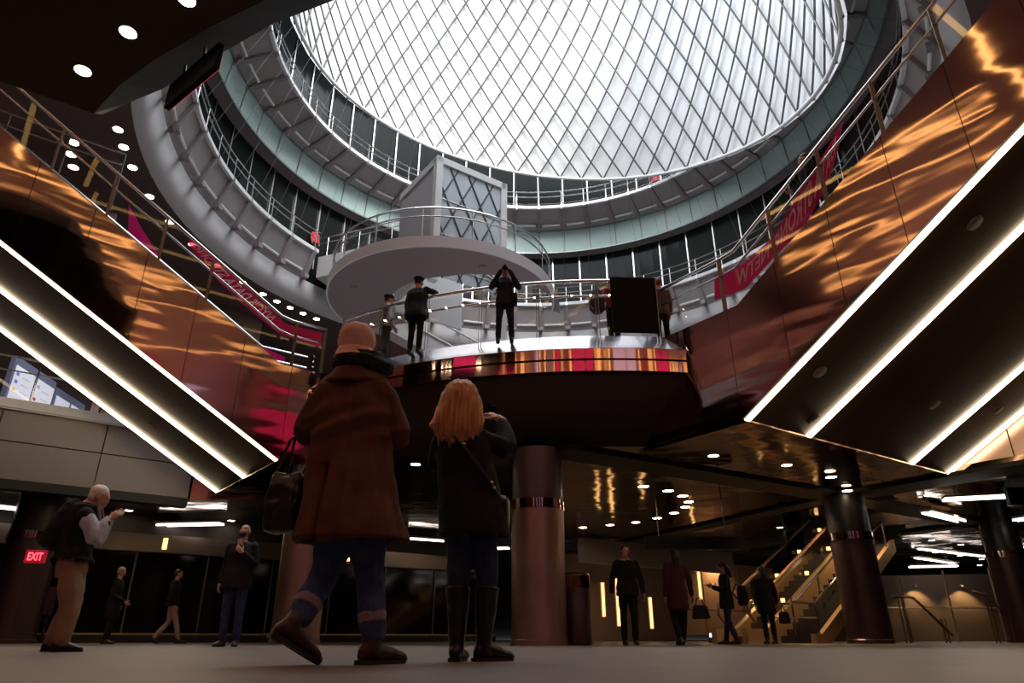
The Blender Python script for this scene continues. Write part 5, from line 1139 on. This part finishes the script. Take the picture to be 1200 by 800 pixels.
person('man in dark clothes on the balcony photographing down at us', pl, PI, 1.80, dict(elR=(.30, .08, 1.22), wrR=(.085, .20, 1.56), elL=(-.30, .08, 1.22), wrL=(-.085, .20, 1.575), anR=(.14, 0, .085), anL=(-.14, 0, .085), knR=(.12, .01, .5), knL=(-.12, .01, .5)), pitch=-.12, topm=F_NAVY, pantm=F_NAVY, hair='cap', hairm=F_BLACK, hem=.82, handR=((-.6, .2, .55), (.5, -.5, .3)), handL=((.6, .2, .55), (-.5, -.5, .3)), curl=.8)
held('camera', 'camera held to the face of the man photographing from the balcony', 'camera', pl+V((0, -.22, 1.66)), (.14, .06, .09), PI)
bb = pl+V((.20, -.05, .98)); t = thing('camera_bag', bb, 'small black bag at the hip of the man photographing', 'bag')
m = MB(); m.bevbox(bb, (.12, .2, .26), .03); obj('bag_body', m, F_BLACK, t); m = MB(); m.tube([bb+V((0, 0, .12)), bb+V((-.12, -.14, .4)), bb+V((-.35, -.13, .5))], .012, 6); obj('strap', m, F_BLACK, t)
p = on_deck(716, 326, 1.72)
person('person in a crimson top beside the hung black panel', p, .6, 1.70, dict(elL=(-.25, .05, 1.14), wrL=(-.25, .2, 1.0)), topm=mat('crimson_top', (.33, .02, .05), .7), pantm=F_BLACK, hair='short', hairm=HAIRBR, hem=.95)
cb = p+V((-.36, -.12, 1.08)); t = thing('shoulder_bag', cb, 'large dark bag on the shoulder of the person in crimson', 'bag')
m = MB(); m.loft([[cb+V((.17*k*math.cos(a), .13*k*math.sin(a), z)) for a in [2*PI*i/16 for i in range(16)]] for z, k in ((-.28, .6), (-.2, 1), (.15, .9), (.28, .5))]); obj('bag_body', m, F_NAVY, t)
m = MB(); m.tube([cb+V((.0, -.05, .25)), cb+V((.15, -.06, .42)), cb+V((.25, 0, .36))], .02, 6); m.tube([cb+V((-.12, -.12, .1)), cb+V((-.2, -.12, -.1)), cb+V((-.1, -.13, -.25))], .015, 6); obj('strap', m, mat('grey_strap', (.2, .18, .16), .6), t)
person('red haired person in brown half hidden behind the hung black panel', on_deck(771, 326, 1.70), .2, 1.68, {}, topm=mat('brown_jacket', (.14, .06, .04), .8), hair='short', hairm=mat('red_hair', (.22, .03, .03), .6), hem=.8)
ps = RP(-1.85, .50, 0); zst = 5.74+.1732*6
person('dark dressed person leaning behind the banner on the right staircase', V((ps.x, ps.y, zst)), 1.0, 1.86, dict(elR=(.24, .08, 1.16), wrR=(.15, .30, 1.15)), topm=F_BLACK, pantm=F_NAVY, hair='short', hem=.85, wide=1.12)
pr = at_z(371, 268, 17.6+1.68); dv = (pr-AX); dv.z = 0; pr = AX+dv.normalized()*max(13.15, dv.length)
person('tiny person in red on the lower ring walkway near the bridge', V((pr.x, pr.y, 17.59)), -2.2, 1.68, {}, topm=mat('red_jacket', (.62, .03, .05), .7), hair='short')
pr = at_z(770, 203, 23.06+1.68); dv = (pr-AX); dv.z = 0; pr = AX+dv.normalized()*12.2
person('tiny person in dark red on the upper ring walkway under the dome', V((pr.x, pr.y, 23.06)), 2.6, 1.68, {}, topm=mat('dark_red_jacket', (.35, .03, .05), .7), hair='short')
# ================================================================== light and render settings
w = bpy.data.worlds.new('sky'); SC.world = w; w.use_nodes = True
bg = w.node_tree.nodes['Background']; bg.inputs[0].default_value = (.86, .92, 1.0, 1); bg.inputs[1].default_value = 7.0
sun = bpy.data.lights.new('sun', 'SUN'); sun.energy = 7; sun.angle = rad(28); sun.color = (1, .97, .93)
so = bpy.data.objects.new('sun', sun); COL.objects.link(so); so.location = (8, 5, 45)
so.rotation_euler = V((.36, -.95, .47)).to_track_quat('Z', 'Y').to_euler()
pt = bpy.data.lights.new('skylight_portal', 'AREA'); pt.shape = 'DISK'; pt.size = 21; pt.cycles.is_portal = True
po = bpy.data.objects.new('skylight_portal', pt); COL.objects.link(po); po.location = (.4, 17.0, 33.4)
def lamp(name, loc, energy, col, r=.1, spot=None):
    l = bpy.data.lights.new(name, 'SPOT' if spot else 'POINT'); l.energy = energy; l.color = col; l.shadow_soft_size = r
    if spot: l.spot_size = rad(spot); l.spot_blend = .8
    o = bpy.data.objects.new(name, l); COL.objects.link(o); o.location = loc; return o
for u, v in ((150, 38), (97, 83), (219, 0)): lamp('downlight_lamp', at_z(u, v, Z1)+V((0, 0, -.06)), 80, (1, .66, .42), .12, 120)
downlight(V((-9.6, 5.0, Z1)), .105, 'large downlight of the overhead landing beyond the left picture edge', 'downlights of the overhead landing'); lamp('downlight_lamp', V((-9.6, 5.0, Z1-.06)), 80, (1, .62, .40), .12, 120)
SC.view_settings.view_transform = 'Standard'; SC.view_settings.look = 'None'; SC.view_settings.gamma = 1; SC.view_settings.exposure = .12; SC.view_settings.use_curve_mapping = False
cy = SC.cycles
cy.max_bounces = 7; cy.diffuse_bounces = 4; cy.glossy_bounces = 4; cy.transparent_max_bounces = 16; cy.transmission_bounces = 4
cy.caustics_reflective = False; cy.caustics_refractive = False; cy.sample_clamp_indirect = 4; cy.use_denoising = True

for x, y in ((-16, -12), (-5, -13), (6, -13), (17, -11), (-19, 0), (20, -2), (-9, -4), (9, -5), (-18, 8), (-12, 3), (-24, 12)):       # bare fill spots behind the camera, added to brighten the mirrored ceiling
    o = lamp('ceiling_fill_light', V((x, y, 8.5)), 560, (1, .62, .52), .3, 150); o.rotation_euler = (PI, 0, 0)
for x, y, e in ((7.2, 24, 260), (10.6, 25.6, 200), (3.8, 28.4, 160), (9.6, 33.5, 420), (17.5, 27, 160), (13.5, 21, 60), (-9, 18.5, 60), (7.7, 19.3, 380), (10.2, 21.2, 420)): lamp('concourse_fill', V((x, y, ZC-.03)), e, (1, .62, .32), .08, 130)  # unseen fill spots added to brighten the concourse walls and escalator brass
